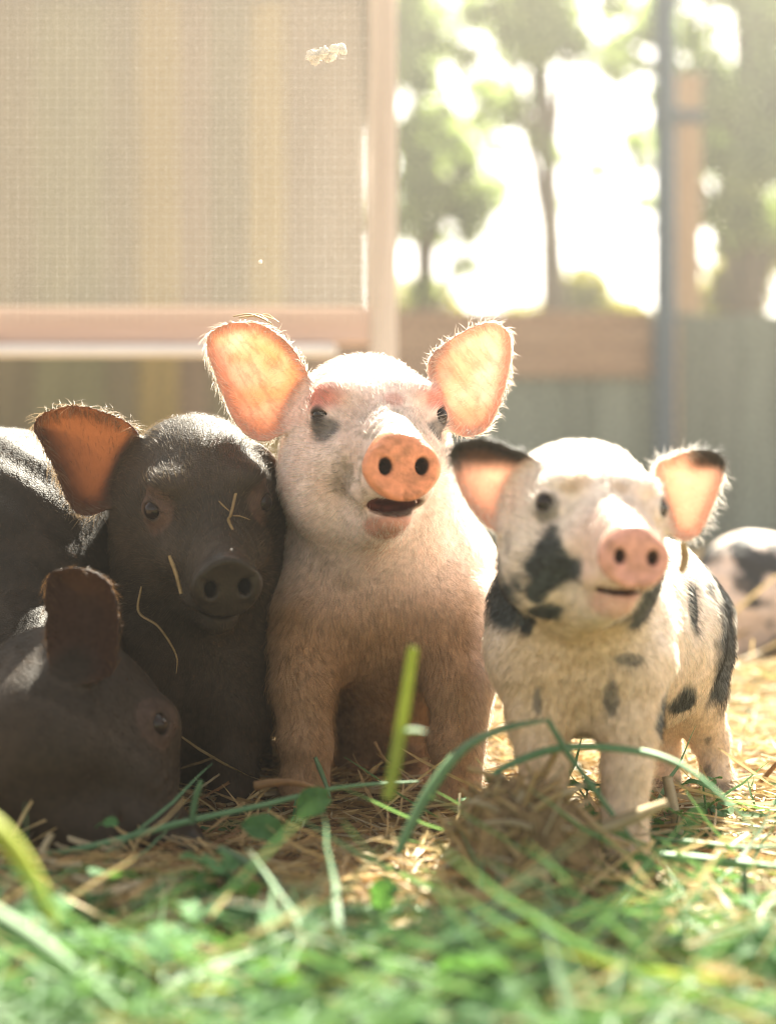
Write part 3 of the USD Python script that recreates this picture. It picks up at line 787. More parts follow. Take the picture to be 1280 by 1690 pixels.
    dens = (1 - sn) * (1 - 0.5 * front * (1 - dark)) * (1 - ss(mouth, 1.2, 1.0)) * ss(eye, 0.008, 0.012)
    length = 1.0 - 0.4 * ss(q[:, 1], 0.04, 0.11) * ss(np.linalg.norm(q, axis=1), 0.2, 0.12) + 0.5 * rim - 0.35 * front
    return dict(skin=np.clip(sk, 0, 1), hair=np.clip(hair, 0, 1), glow=glow, thin=ear * (1 - 0.5 * rim) * 0.5, dens=dens * (1 + 3 * rim), len=np.clip(length, 0.2, 2))


build_piglet("white piglet with black patches standing on the right, one ear touching its neighbour", piglet_s, paint_s, "skin_pale", 38000, hair_len=0.0098, seed=4, base=(0.17, 1.32, 0.0))

# ================================================================== the dark piglet facing the lens
hd2 = Head(P(333, 815, 1.415), frame(15, -12, 4), 0.96, mouth=0.5, pad=-0.22, wide=0.90, long=1.08, eye=(0.053, 0.038, -0.002), jowl=0.88)
e5 = Ear([(222, 706), (180, 682), (128, 668), (78, 675), (48, 700), (62, 732), (85, 776), (104, 820), (124, 847), (150, 851), (182, 838), (222, 805), (236, 750)], 1.43, lean=(-0.15, 0.05), cup=0.026, base=(205, 760), fold=0.008)
e6 = Ear([(418, 738), (440, 742), (458, 768), (462, 815), (454, 860), (440, 876), (424, 858), (412, 800)], 1.44, lean=(0.9, 0.1), cup=0.01, base=(415, 800))
piglet_d = Animal(hd2, [e5, e6], [
    ell(P(318, 1080, 1.545), (0.092, 0.10, 0.13)),
    cone(P(325, 860, 1.48), P(318, 1000, 1.54), 0.078, 0.09, 0.05),
    cone(P(315, 1040, 1.56), P(300, 1020, 1.85), 0.105, 0.10, 0.05)]
    + leg((P(375, 1080, 1.50), 0.05), (P(385, 1170, 1.475), 0.036), (P(384, 1260, 1.46), 0.022), (P(382, 1310, 1.455), 0.019), (P(380, 1330, 1.45), 0.02), k=0.03)
    + leg((P(255, 1080, 1.50), 0.05), (P(248, 1170, 1.48), 0.034), (P(248, 1260, 1.47), 0.022), (P(248, 1310, 1.46), 0.019), (P(248, 1330, 1.455), 0.02), k=0.03)
    + leg((P(350, 1060, 1.86), 0.06), (P(360, 1160, 1.84), 0.036), (P(365, 1205, 1.90), 0.02), (P(362, 1224, 1.87), 0.017), k=0.03)
    + leg((P(250, 1060, 1.86), 0.06), (P(245, 1160, 1.84), 0.036), (P(240, 1205, 1.90), 0.02), (P(242, 1224, 1.87), 0.017), k=0.03))


def paint_dark(an, glow_c=(0.36, 0.20, 0.11), tone=1.0):
    def f(v, n, i):
        q, ear, front, rim, sn, eye, nost, mouth = fields(v, an, i)
        nz = meshkit.fbm(v * 30, 4, 2)
        sk = np.tile(np.array([0.032, 0.023, 0.014]), (len(v), 1))
        sk = mixc(sk, (0.055, 0.038, 0.024), ss(nz, 0.42, 0.7) * 0.7)
        hair = np.tile(np.array([0.145, 0.105, 0.062]), (len(v), 1))
        hair = mixc(hair, (0.20, 0.16, 0.105), ss(nz, 0.5, 0.75) * 0.6)
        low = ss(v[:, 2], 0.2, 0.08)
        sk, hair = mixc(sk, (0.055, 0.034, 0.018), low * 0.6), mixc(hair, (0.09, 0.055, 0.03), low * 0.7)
        sk = mixc(sk, (0.026, 0.019, 0.012), sn)
        sk = mixc(sk, (0.11, 0.06, 0.04), ss(np.abs(eye - 0.017), 0.008, 0.003) * 0.6)
        sk = mixc(sk, (0.20, 0.09, 0.06), ss(mouth, 1.3, 1.0))
        sk = mixc(sk, (0.012, 0.010, 0.008), ss(nost, 0.0095, 0.0065))
        sk = mixc(sk, (0.012, 0.010, 0.008), ss(eye, 0.0115, 0.0095) * ss(q[:, 1], 0.03, 0.036))
        sk = mixc(sk, (0.15, 0.075, 0.05), front * 0.9)
        glow = np.tile(np.array(glow_c), (len(v), 1))
        hair = mixc(hair, (0.42, 0.30, 0.18), rim * 0.9)
        dens = (1 - sn) * (1 - 0.6 * front) * ss(eye, 0.008, 0.012)
        length = 1.0 - 0.4 * ss(q[:, 1], 0.04, 0.11) * ss(np.linalg.norm(q, axis=1), 0.2, 0.12) + 0.9 * rim - 0.35 * front
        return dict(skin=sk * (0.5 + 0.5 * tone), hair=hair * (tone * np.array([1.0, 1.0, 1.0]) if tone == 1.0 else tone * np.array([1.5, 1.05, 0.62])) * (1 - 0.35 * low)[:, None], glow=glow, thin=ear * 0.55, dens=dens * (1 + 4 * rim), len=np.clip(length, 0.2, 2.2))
    return f


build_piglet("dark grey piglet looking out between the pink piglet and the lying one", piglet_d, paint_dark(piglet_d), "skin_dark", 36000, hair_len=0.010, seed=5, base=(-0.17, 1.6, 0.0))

# ================================================================== the dark piglet with its head down at the left
f1 = np.array([0.80, -0.10, -0.60])
f1 /= np.linalg.norm(f1)
u1 = np.array([0.40, 0.80, 0.40])
u1 -= f1 * (u1 @ f1)
u1 /= np.linalg.norm(u1)
R1 = np.stack([np.cross(f1, u1), f1, u1], 1)
s1 = 0.94
eye1 = np.array([0.053, 0.036, 0.0])
c1 = P(256, 1196, 1.245) - (eye1 * s1) @ R1.T
hd1 = Head(c1, R1, s1, eye=(0.053, 0.036, 0.0), jowl=0.92, squint=(1.35, 1.35))
e7 = Ear([(190, 1105), (193, 1040), (182, 985), (156, 952), (115, 940), (76, 945), (65, 966), (68, 1020), (76, 1080), (96, 1116), (130, 1126), (165, 1124)], 1.213, lean=(0.05, 0.35), cup=0.030, base=(150, 1110))
piglet_h = Animal(hd1, [e7], [
    ell(P(-12, 958, 1.53), (0.128, 0.13, 0.135)),
    cone(P(-30, 985, 1.52), P(25, 1235, 1.385), 0.126, 0.102, 0.06),
    cone(P(60, 1215, 1.39), P(150, 1240, 1.31), 0.080, 0.060, 0.06),
    cone(P(30, 1275, 1.37), P(150, 1290, 1.29), 0.062, 0.052, 0.06),
    cone(P(-12, 958, 1.55), P(-260, 960, 1.75), 0.128, 0.12, 0.05)]
    + leg((P(20, 1100, 1.50), 0.055), (P(30, 1210, 1.48), 0.034), (P(36, 1280, 1.47), 0.022), (P(36, 1325, 1.46), 0.02), k=0.03)
    + leg((P(-60, 1080, 1.46), 0.055), (P(-62, 1210, 1.44), 0.034), (P(-60, 1290, 1.43), 0.022), (P(-60, 1334, 1.42), 0.02), k=0.03)
    + leg((P(-250, 1000, 1.72), 0.07), (P(-260, 1140, 1.70), 0.038), (P(-280, 1200, 1.75), 0.021), (P(-272, 1250, 1.72), 0.019), k=0.03)
    + leg((P(-200, 1000, 1.82), 0.07), (P(-205, 1120, 1.80), 0.038), (P(-220, 1180, 1.85), 0.021), (P(-215, 1220, 1.82), 0.019), k=0.03))
build_piglet("dark grey piglet rooting with its head down at the left edge", piglet_h, paint_dark(piglet_h, (0.08, 0.05, 0.03), 0.3), "skin_dark", 22000, hair_len=0.006, seed=6, base=(-0.4, 1.55, 0.0), lift=0.25, eye_r=0.0100)  # ear glow set dark to imitate shade from the piglet behind

# ================================================================== the far spotted piglet at the right edge
hd5 = Head(P(1560, 930, 2.62), frame(80, -10, 0), 0.9)
hip, sho = P(1255, 985, 2.64), P(1480, 985, 2.62)
piglet_f = Animal(hd5, [], [cone(hip, sho, 0.095, 0.09, 0.05), cone(sho, P(1540, 940, 2.62), 0.085, 0.07, 0.05),
                            ell(P(1230, 985, 2.64), (0.085, 0.095, 0.10), 0.04)]
                  + [x for a, b in ((1225, 2.58), (1250, 2.72), (1470, 2.56), (1490, 2.69)) for x in leg((P(a, 1010, b), 0.05), (P(a, 1060, b), 0.026), (P(a, 1085, b), 0.02), k=0.03)], h=0.0035)


def paint_f(v, n, i):
    nz = meshkit.fbm(v * 17 + 3.3, 3, 31)
    dark = ss(nz, 0.53, 0.60)
    sk = mixc(np.tile(np.array([0.74, 0.60, 0.52]), (len(v), 1)), (0.04, 0.04, 0.042), dark)
    hair = mixc(np.tile(np.array([0.86, 0.80, 0.72]), (len(v), 1)), (0.03, 0.03, 0.03), dark)
    o = np.ones(len(v))
    return dict(skin=sk, hair=hair, glow=sk, thin=o * 0, dens=o, len=o)


build_piglet("blurred white piglet with dark spots behind the row at the right edge", piglet_f, paint_f, "skin_pale", 9000, seed=7, base=(0.8, 2.63, 0.0), hair_w=0.0004)


# ------------------------------------------------------------------ straw, grass and clover
def ribbon(length, width, bend, twist=0.0, seg=6, fold=0.25, taper=0.9, thick=0.0003, seed=0):
    """A bent strip along x with a crease, tapering to its tip."""
    r = np.random.default_rng(seed)
    t = np.linspace(0, 1, seg + 1)
    ang = np.cumsum(np.full(seg + 1, bend / seg)) + np.cumsum(r.normal(0, 0.06, seg + 1))
    step = length / seg
    x = np.concatenate([[0], np.cumsum(np.cos(ang[1:]) * step)])
    z = np.concatenate([[0], np.cumsum(np.sin(ang[1:]) * step)])
    y = np.concatenate([[0], np.cumsum(r.normal(0, 0.06, seg) * step)])
    c = np.stack([x, y, z], 1)
    w = width / 2 * np.clip(1 - taper * t ** 2.2, 0.06, 1)
    tw = twist * t
    side = np.stack([0 * t, np.cos(tw), np.sin(tw)], 1)
    up = np.stack([-np.sin(ang), -np.sin(tw) * np.cos(ang), np.cos(tw) * np.cos(ang)], 1)
    v = np.stack([c - side * w[:, None], c - up * (w * fold)[:, None], c + side * w[:, None]], 1).reshape(-1, 3)
    f = []
    for k in range(seg):
        for m in range(2):
            a, b = 3 * k + m, 3 * (k + 1) + m
            f += [[a, b, b + 1], [a, b + 1, a + 1]]
    return v, np.array(f)


def tube(pts, radii, sides=6, caps=True):
    p = np.asarray(pts, float)
    t = np.gradient(p, axis=0)
    t /= np.linalg.norm(t, axis=1, keepdims=True) + 1e-12
    a = np.cross(t, np.where(np.abs(t[:, 2:]) < 0.9, [0, 0, 1.0], [1.0, 0, 0]))
    a /= np.linalg.norm(a, axis=1, keepdims=True) + 1e-12
    b, ang = np.cross(t, a), np.arange(sides) * 2 * np.pi / sides
    v = p[:, None] + np.broadcast_to(radii, (len(p),))[:, None, None] * (np.cos(ang)[None, :, None] * a[:, None] + np.sin(ang)[None, :, None] * b[:, None])
    i, j = np.meshgrid(np.arange(len(p) - 1), np.arange(sides), indexing="ij")
    q = np.stack([i * sides + j, i * sides + (j + 1) % sides, (i + 1) * sides + (j + 1) % sides, (i + 1) * sides + j], -1).reshape(-1, 4)
    f = np.vstack([q[:, [0, 1, 2]], q[:, [0, 2, 3]]])
    v = v.reshape(-1, 3)
    if caps:
        n = len(v)
        v = np.vstack([v, p[0], p[-1]])
        e = (len(p) - 1) * sides
        f = np.vstack([f] + [[[n, (k + 1) % sides, k], [n + 1, e + k, e + (k + 1) % sides]] for k in range(sides)])
    return v, f


def bez(pts, n=24):
    """A smooth curve through the points."""
    p = np.asarray(pts, float)
    p = np.vstack([2 * p[0] - p[1], p, 2 * p[-1] - p[-2]])
    out = []
    m = len(p) - 3
    for u in np.linspace(0, m, n):
        i = min(int(u), m - 1)
        t = u - i
        a, b, c, d = p[i:i + 4]
        out.append(0.5 * (2 * b + (c - a) * t + (2 * a - 5 * b + 4 * c - d) * t * t + (3 * b - a - 3 * c + d) * t ** 3))
    return np.array(out)


def merge(*ms):
    vs, fs, o = [], [], 0
    for v, f in ms:
        f = np.asarray(f)
        if f.shape[1] == 4:
            f = np.vstack([f[:, [0, 1, 2]], f[:, [0, 2, 3]]])
        vs.append(v), fs.append(f + o)
        o += len(v)
    return np.vstack(vs), np.vstack(fs)


def quat(yaw, pitch, roll):
    cy, sy, cp, sp_, cr, sr = np.cos(yaw / 2), np.sin(yaw / 2), np.cos(pitch / 2), np.sin(pitch / 2), np.cos(roll / 2), np.sin(roll / 2)
    return np.stack([cy * cp * cr + sy * sp_ * sr, cy * cp * sr - sy * sp_ * cr, cy * sp_ * cr + sy * cp * sr, sy * cp * cr - cy * sp_ * sr], 1)


def scatter(name, label, category, protos, pos, yaw, pitch, roll, scale, which):
    pi = UsdGeom.PointInstancer.Define(stage, f"/World/{name}")
    paths = []
    for k, (m, look) in enumerate(protos):
        pm = usdkit.mesh(stage, f"/World/{name}/{name}_kind_{k:03d}" if k else f"/World/{name}/{name}_kind", m, LOOK[look], smooth=True)
        paths.append(pm.GetPath())
    pi.CreatePrototypesRel().SetTargets(paths)
    pi.CreateProtoIndicesAttr(Vt.IntArray.FromNumpy(np.asarray(which, np.int32)))
    pi.CreatePositionsAttr(Vt.Vec3fArray.FromNumpy(np.asarray(pos, np.float32)))
    q = quat(yaw, pitch, roll)
    pi.CreateOrientationsAttr(Vt.QuathArray([Gf.Quath(float(a), float(b), float(c), float(d)) for a, b, c, d in q]))
    pi.CreateScalesAttr(Vt.Vec3fArray.FromNumpy(np.repeat(np.asarray(scale, np.float32)[:, None], 3, 1)))
    tag(pi.GetPrim(), label, category, kind="stuff")


def field(n, y0, y1, spread=0.30, power=1.0):
    """Ground positions that fill the view between two distances."""
    y = y0 + (y1 - y0) * rng.random(n) ** power
    x = rng.uniform(-1, 1, n) * (spread * y + 0.06)
    return x, y


protos = [(ribbon(0.05 + 0.012 * k, 0.0022 + 0.0006 * (k % 3), b, 0.6 * k, seed=k, taper=0.2), f"straw_{m}") for k, (b, m) in enumerate([(0.1, 0), (0.5, 1), (-0.2, 2), (0.8, 0), (0.1, 3), (-0.4, 1), (0.3, 2), (1.1, 0)])]
x, y = field(11500, 0.80, 2.4, 0.30, 1.25)
x2, y2 = field(5000, 2.2, 7.2, 0.32)
x, y = np.concatenate([x, x2]), np.concatenate([y, y2])
big = np.where(y > 2.2, 1.9, 1.0)
n_ = len(x)
keep = (meshkit.noise(np.stack([x * 7, y * 7, 0 * x], 1), 4) > 0.22) | (y > 1.6)
z = ground_z(x, y) + rng.random(n_) * 0.012 * big + 0.002
scatter("straw", "pale dry straw strewn over the pen floor", "straw", protos, np.stack([x, y, z], 1)[keep], rng.uniform(0, 6.28, n_)[keep], rng.normal(0, 0.10, n_)[keep], (1.57 * rng.choice([-1, 1], n_) + rng.normal(0, 0.35, n_))[keep], (rng.uniform(0.45, 1.2, n_) * big)[keep], rng.integers(0, 8, n_)[keep])

gp = [(ribbon(0.09 + 0.015 * k, 0.0042 + 0.0008 * (k % 3), b, 0.5 * (k % 4), seg=9, seed=20 + k), f"grass_{m}") for k, (b, m) in enumerate([(-0.25, 0), (-0.5, 1), (0.1, 2), (-0.6, 0), (-0.2, 1), (-0.1, 2), (-0.5, 3), (0.2, 0)])]
x, y = field(3000, 0.66, 1.02, 0.32)
x2, y2 = field(1700, 0.95, 1.35, 0.30)
x3, y3 = field(500, 1.35, 2.2, 0.30)
x, y = np.concatenate([x, x2, x3]), np.concatenate([y, y2, y3])
n_ = len(x)
patch = meshkit.noise(np.stack([x * 9, y * 9, 0 * x], 1), 14)
keep = (patch > 0.25 + 0.55 * ss(y, 0.87, 0.96) * ss(x, 0.14, 0.02) + 0.30 * ss(y, 1.0, 1.12) * ss(x, 0.06, 0.16)) & ~((y > 1.3) & (patch < 0.6))
pit = np.where(y < 0.95, rng.normal(-0.10, 0.16, n_), rng.normal(-0.05, 0.10, n_))
z = ground_z(x, y) + rng.random(n_) * np.where(y < 1.0, 0.026, 0.010) + 0.003
sc = rng.uniform(0.5, 1.15, n_) * np.where(y < 1.0, 0.85, 0.9)
scatter("grass", "fresh green grass and cut blades lying in the foreground", "grass", gp, np.stack([x, y, z], 1)[keep], rng.uniform(0, 6.28, n_)[keep], pit[keep], rng.normal(0, 0.6, n_)[keep], sc[keep], rng.integers(0, 8, n_)[keep])


def leaf_disc(rx, ry, cup=0.2, n=10):
    t = np.linspace(0, 2 * np.pi, n, endpoint=False)
    rim = np.stack([rx * (1 + np.cos(t)), ry * np.sin(t), cup * rx * (np.sin(t) ** 2)], 1)
    v = np.vstack([[[rx * 0.9, 0, 0.0]], rim])
    return v, np.array([[0, 1 + k, 1 + (k + 1) % n] for k in range(n)])


def leaf_blade(rx, ry, seed, rings=6, n=40):
    """One leaf: notched tip, creased midrib, wavy margin, curved along its length, with a short stalk; it grows along +x."""
    t = np.linspace(0, 2 * np.pi, n, endpoint=False)
    r = np.random.default_rng(seed)
    out = 1 - 0.16 * np.exp(-(np.minimum(t, 2 * np.pi - t) / 0.22) ** 2) + 0.03 * np.sin(7 * t + seed)
    vs = [np.zeros((1, 3))]
    for k in range(1, rings + 1):
        u = k / rings
        x, y = rx * out * np.cos(t) * u, ry * out * np.sin(t) * u * (1 - 0.25 * (np.cos(t) * u < -0.2) * np.abs(np.cos(t)))
        z = 0.34 * np.abs(y) - 0.28 * x * x / rx - 10 * y * y + 0.10 * ry * u * u * np.sin(5 * t + seed) + 0.035 * ry * np.sin(x / rx * 16) * (np.abs(y) > 0.1 * ry)
        vs.append(np.stack([x, y, z], 1))
    f = [[0, 1 + k, 1 + (k + 1) % n] for k in range(n)]
    for q in range(rings - 1):
        a = 1 + q * n
        for k in range(n):
            f += [[a + k, a + n + k, a + n + (k + 1) % n], [a + k, a + n + (k + 1) % n, a + (k + 1) % n]]
    stalk = tube(bez([(-rx * 0.8, 0, -0.02 * rx), (-rx * 1.3, ry * 0.1, -0.3 * rx), (-rx * 1.9, ry * 0.3, -1.2 * rx)], 6), 0.0006, 5)
    return merge((np.vstack(vs), np.array(f)), stalk)


def clover_mesh(h=0.03, r=0.007):
    ms = [tube([(0, 0, 0), (0.003, 0, h * 0.5), (0.002, 0.001, h)], [0.0009, 0.0008, 0.0006], 4)]
    for k in range(3):
        v, f = leaf_blade(r, r * 0.8, k, 3, 14)
        v, f = v[:1 + 3 * 14] + [r, 0, 0], f[(f < 1 + 3 * 14).all(1)]
        a = 2.09 * k
        v = v @ np.array([[math.cos(a), math.sin(a), 0], [-math.sin(a), math.cos(a), 0], [0, 0, 1]])
        ms.append((v + [0.002, 0.001, h], f))
    return merge(*ms)


cp = [(clover_mesh(0.02, 0.0065), "clover"), (clover_mesh(0.032, 0.008), "clover"), (clover_mesh(0.012, 0.009), "clover")]
x, y = field(1100, 0.70, 1.36, 0.30)
n_ = len(x)
patch = meshkit.noise(np.stack([x * 8, y * 8, 0 * x], 1), 24)
keep = patch > 0.45 + 0.30 * ss(y, 0.90, 0.97) * ss(x, 0.10, 0.0)
scatter("clover", "low clover leaves growing among the grass in the foreground", "clover", cp, np.stack([x, y, ground_z(x, y)], 1)[keep], rng.uniform(0, 6.28, n_)[keep], rng.normal(0, 0.3, n_)[keep], rng.normal(0, 0.3, n_)[keep], rng.uniform(0.7, 1.4, n_)[keep], rng.integers(0, 3, n_)[keep])

# ------------------------------------------------------------------ single stalks one can point at
def strip(pts, width, thick=0.35, n=28, taper=(0.7, 0.25)):
    """A flat blade along a curve, wide side roughly facing up and to the lens, with a crease."""
    c = bez(pts, n)
    t = np.gradient(c, axis=0)
    t /= np.linalg.norm(t, axis=1, keepdims=True)
    side = np.cross(t, np.array([0, -0.8, 0.6]))
    side /= np.linalg.norm(side, axis=1, keepdims=True)
    up = np.cross(side, t)
    u = np.linspace(0, 1, n)
    w = width / 2 * (taper[0] + (1 - taper[0]) * np.clip(u * 4, 0, 1)) * (1 - (1 - taper[1]) * u ** 3)
    ring = []
    for k, (sx, uz) in enumerate([(-1, 0), (0, thick), (1, 0), (0, -thick)]):
        ring.append(c + side * (w * sx)[:, None] + up * (w * uz)[:, None])
    v = np.stack(ring, 1).reshape(-1, 3)
    f = []
    for k in range(n - 1):
        for m in range(4):
            a, b, m2 = 4 * k + m, 4 * (k + 1) + m, (m + 1) % 4
            f += [[a, 4 * k + m2, 4 * (k + 1) + m2], [a, 4 * (k + 1) + m2, b]]
    f += [[0, 1, 2], [0, 2, 3]]
    e = 4 * (n - 1)
    f += [[e, e + 2, e + 1], [e, e + 3, e + 2]]
    return v, np.array(f)


def single(name, mesh, look, label, cat, group=None):
    v, f = mesh
    base = np.array([v[:, 0].mean(), v[:, 1].mean(), v[:, 2].min()])
    m = usdkit.mesh(stage, numbered("/World", name), (v - base, f), LOOK[look], smooth=True)
    m.AddTranslateOp().Set(tuple(map(float, base)))
    return tag(m.GetPrim(), label, cat, group)


single("grass_blade", strip([P(655, 1410, 1.06), P(700, 1320, 1.07), P(760, 1240, 1.08), P(830, 1203, 1.09), P(905, 1188, 1.10)], 0.0078), "grass_2", "broad pale green blade arching up in front of the spotted piglet's legs", "grass blade")
single("grass_blade", strip([P(903, 1187, 1.10), P(935, 1240, 1.10), P(985, 1310, 1.10), P(1030, 1370, 1.11), P(1075, 1425, 1.12)], 0.0052), "grass_0", "green stalk falling from the arch across the spotted piglet's foreleg", "grass blade")
single("grass_blade", strip([P(800, 1288, 1.12), P(850, 1258, 1.12), P(930, 1234, 1.12), P(1040, 1238, 1.11), P(1120, 1262, 1.09), P(1190, 1315, 1.07), P(1250, 1375, 1.05)], 0.0062), "grass_0", "long green blade bowing over the ground towards the right edge", "grass blade")
single("grass_blade", strip([P(640, 1320, 0.97), P(655, 1240, 0.97), P(668, 1160, 0.97), P(682, 1068, 0.97)], 0.0080, taper=(0.9, 0.8)), "grass_3", "upright blurred yellow green blade before the pink piglet's belly", "grass blade")
single("clover_leaf", (lambda v, f: (v + P(655, 1208, 0.96), f))(*leaf_disc(0.009, 0.006)), "grass_1", "small green leaf hanging on the upright yellow green blade", "leaf")
single("grass_blade", strip([P(0, 1418, 1.14), P(130, 1402, 1.15), P(300, 1358, 1.17), P(430, 1330, 1.18), P(560, 1300, 1.20), P(690, 1290, 1.22)], 0.0056), "grass_0", "long green stalk lying in front of the dark piglets", "grass blade")
single("grass_blade", strip([P(360, 1400, 1.10), P(430, 1440, 1.08), P(490, 1500, 1.05), P(530, 1555, 1.02)], 0.0085), "grass_2", "broad pale green blade sloping down across the bare soil", "grass blade")
single("grass_blade", strip([P(400, 1512, 1.0), P(560, 1505, 1.0), P(760, 1508, 1.0), P(900, 1520, 0.99)], 0.0085), "grass_2", "pale green blade lying level across the lower middle", "grass blade")
single("grass_blade", strip([P(1080, 1385, 1.17), P(1150, 1392, 1.16), P(1230, 1400, 1.15), P(1300, 1396, 1.14)], 0.0052), "grass_0", "dark green stem lying beside the spotted piglet's forefoot", "grass blade")
single("grass_blade", strip([P(1085, 1412, 1.12), P(1160, 1420, 1.12), P(1240, 1428, 1.11), P(1320, 1436, 1.11)], 0.0085), "grass_0", "thick green stem lying below the darker one at the right edge", "grass blade")
single("grass_blade", strip([P(520, 1250, 1.33), P(534, 1285, 1.33), P(545, 1315, 1.32)], 0.0044), "grass_2", "short bent green blade leaning on the pink piglet's left forefoot in the picture", "grass blade")
single("grass_blade", strip([P(316, 1360, 1.15), P(322, 1320, 1.15), P(332, 1288, 1.15)], 0.0050, taper=(0.9, 0.7)), "grass_0", "short upright green stem before the rooting piglet's snout", "grass blade")
single("grass_blade", strip([P(-60, 1320, 0.78), P(10, 1385, 0.78), P(60, 1460, 0.79), P(95, 1540, 0.80)], 0.010), "grass_3", "out of focus yellow green blade crossing the lower left edge", "grass blade")
single("grass_blade", strip([P(-40, 1490, 0.80), P(60, 1560, 0.80), P(160, 1640, 0.80), P(230, 1700, 0.80)], 0.0115), "grass_2", "wide pale blurred blade in the bottom left corner", "grass blade")
single("grass_blade", strip([P(1228, 1430, 1.04), P(1230, 1480, 1.03), P(1236, 1530, 1.02)], 0.0055), "grass_2", "short pale upright blade near the right edge", "grass blade")


def leaf_big(c, rx, rz, look, label, turn=0.0, tip=0.7):
    v, f = leaf_blade(rx, rz, int(abs(c[0]) * 1e4) % 97)
    ca, sa = math.cos(turn), math.sin(turn)
    v = np.stack([v[:, 0], v[:, 1] * math.cos(tip) - v[:, 2] * math.sin(tip), v[:, 1] * math.sin(tip) + v[:, 2] * math.cos(tip)], 1)
    v = np.stack([v[:, 0] * ca - v[:, 2] * sa, v[:, 1], v[:, 0] * sa + v[:, 2] * ca], 1)
    return single("clover_leaf", (v + c, f), look, label, "leaf")


leaf_big(P(515, 1326, 1.14), 0.0145, 0.011, "clover", "large round clover leaf in front of the pink piglet's foot", 0.5, 1.0)
leaf_big(P(435, 1368, 1.12), 0.016, 0.011, "clover", "dull green clover leaf below the dark piglet's foreleg", -0.3, 0.8)
leaf_big(P(1052, 1426, 1.10), 0.012, 0.007, "clover", "small oval leaf on the spotted piglet's forefoot", 0.1, 0.9)
leaf_big(P(633, 1478, 1.0), 0.012, 0.010, "clover", "green leaf standing below the soil clump", 1.0, 0.9)
leaf_big(P(182, 1358, 1.15), 0.006, 0.0045, "clover", "tiny round leaf in front of the rooting piglet's jaw")
single("straw_stalk", strip([P(985, 1372, 1.10), P(1020, 1358, 1.10), P(1062, 1342, 1.09), P(1100, 1326, 1.08)], 0.0115, taper=(0.4, 0.5)), "straw_2", "pale dry leaf blade lying across the spotted piglet's foreleg", "straw")
single("straw_stalk", strip([P(1100, 1282, 1.32), P(1108, 1320, 1.31), P(1117, 1362, 1.30), P(1124, 1388, 1.29)], 0.0095, taper=(0.9, 0.8)), "straw_2", "thick pale straw standing between the spotted piglet's legs", "straw")
single("twig", tube(bez([P(420, 1298, 1.24), P(450, 1292, 1.24), P(485, 1292, 1.25), P(520, 1300, 1.26)], 10), np.linspace(0.0042, 0.002, 10)), "straw_3", "orange brown twig lying beside the pink piglet's forefoot", "twig")
single("twig", tube(bez([P(1225, 1312, 1.50), P(1250, 1295, 1.49), P(1280, 1262, 1.48), P(1300, 1240, 1.48)], 10), 0.0024), "straw_3", "brown twig sticking up behind the rear foot at the right edge", "twig")
single("twig", tube(bez([P(618, 1225, 1.30), P(635, 1255, 1.30), P(660, 1275, 1.30), P(675, 1290, 1.29)], 10), 0.0014), "straw_3", "thin red brown twig below the pink piglet's belly", "twig")
single("twig", merge(tube([P(440, 1285, 1.6), P(443, 1255, 1.6), P(447, 1230, 1.6)], 0.003), tube([P(443, 1262, 1.6), P(430, 1240, 1.6)], 0.002)), "bark", "dark forked twig standing between the dark and the pink piglet", "twig")
single("straw_stalk", strip([P(690, 1472, 1.02), P(760, 1482, 1.01), P(840, 1465, 1.0), P(890, 1442, 1.0), P(905, 1465, 0.99)], 0.0075), "straw_0", "broad curled straw lying at the foot of the soil clump", "straw")
single("straw_stalk", strip([P(118, 1448, 1.07), P(150, 1460, 1.06), P(198, 1480, 1.05)], 0.0065, taper=(0.9, 0.9)), "straw_2", "short pale straw lying on the bare soil at the left", "straw")
single("straw_stalk", strip([P(85, 1376, 1.12), P(70, 1412, 1.11), P(100, 1428, 1.10), P(135, 1428, 1.10)], 0.0055, taper=(0.9, 0.9)), "straw_2", "hook shaped pale straw in front of the rooting piglet", "straw")
# straw caught on the animals
single("straw_stalk", merge(strip([P(389, 814, 1.345), P(381, 848, 1.33), P(377, 858, 1.33), P(384, 874, 1.325)], 0.0027, taper=(0.9, 0.8)), strip([P(361, 827, 1.332), P(370, 836, 1.330), P(379, 844, 1.328)], 0.0015, n=8), strip([P(384, 851, 1.328), P(397, 852, 1.329), P(413, 858, 1.332)], 0.0015, n=8)), "straw_1", "forked straw stuck above the dark piglet's snout", "straw")
single("straw_stalk", strip([P(279, 917, 1.33), P(290, 945, 1.325), P(299, 980, 1.32)], 0.0036, taper=(0.7, 0.8)), "straw_1", "short straw stuck beside the dark piglet's mouth", "straw")
single("straw_stalk", strip([P(233, 968, 1.41), P(229, 1010, 1.405), P(262, 1035, 1.40), P(290, 1080, 1.40), P(291, 1112, 1.40)], 0.0026), "straw_1", "crooked straw hanging down the dark piglet's chest", "straw")
single("straw_stalk", merge(*[tube(bez([P(385 + 9 * k, 522 + 2 * (k % 3), 1.41), P(412 + 7 * k, 518 + 3 * (k % 2), 1.405 + 0.004 * k), P(440 + 5 * k, 528 + 4 * (k % 3), 1.41)], 6), 0.0006, 4) for k in range(5)]), "straw_2", "wisp of dry straw lying on top of the pink piglet's ear", "straw")
single("straw_stalk", strip([P(1126, 895, 1.15), P(1130, 920, 1.15), P(1124, 945, 1.14)], 0.0065, taper=(0.8, 0.8)), "straw_0", "yellow straw stuck on the spotted piglet's cheek below its ear", "straw")

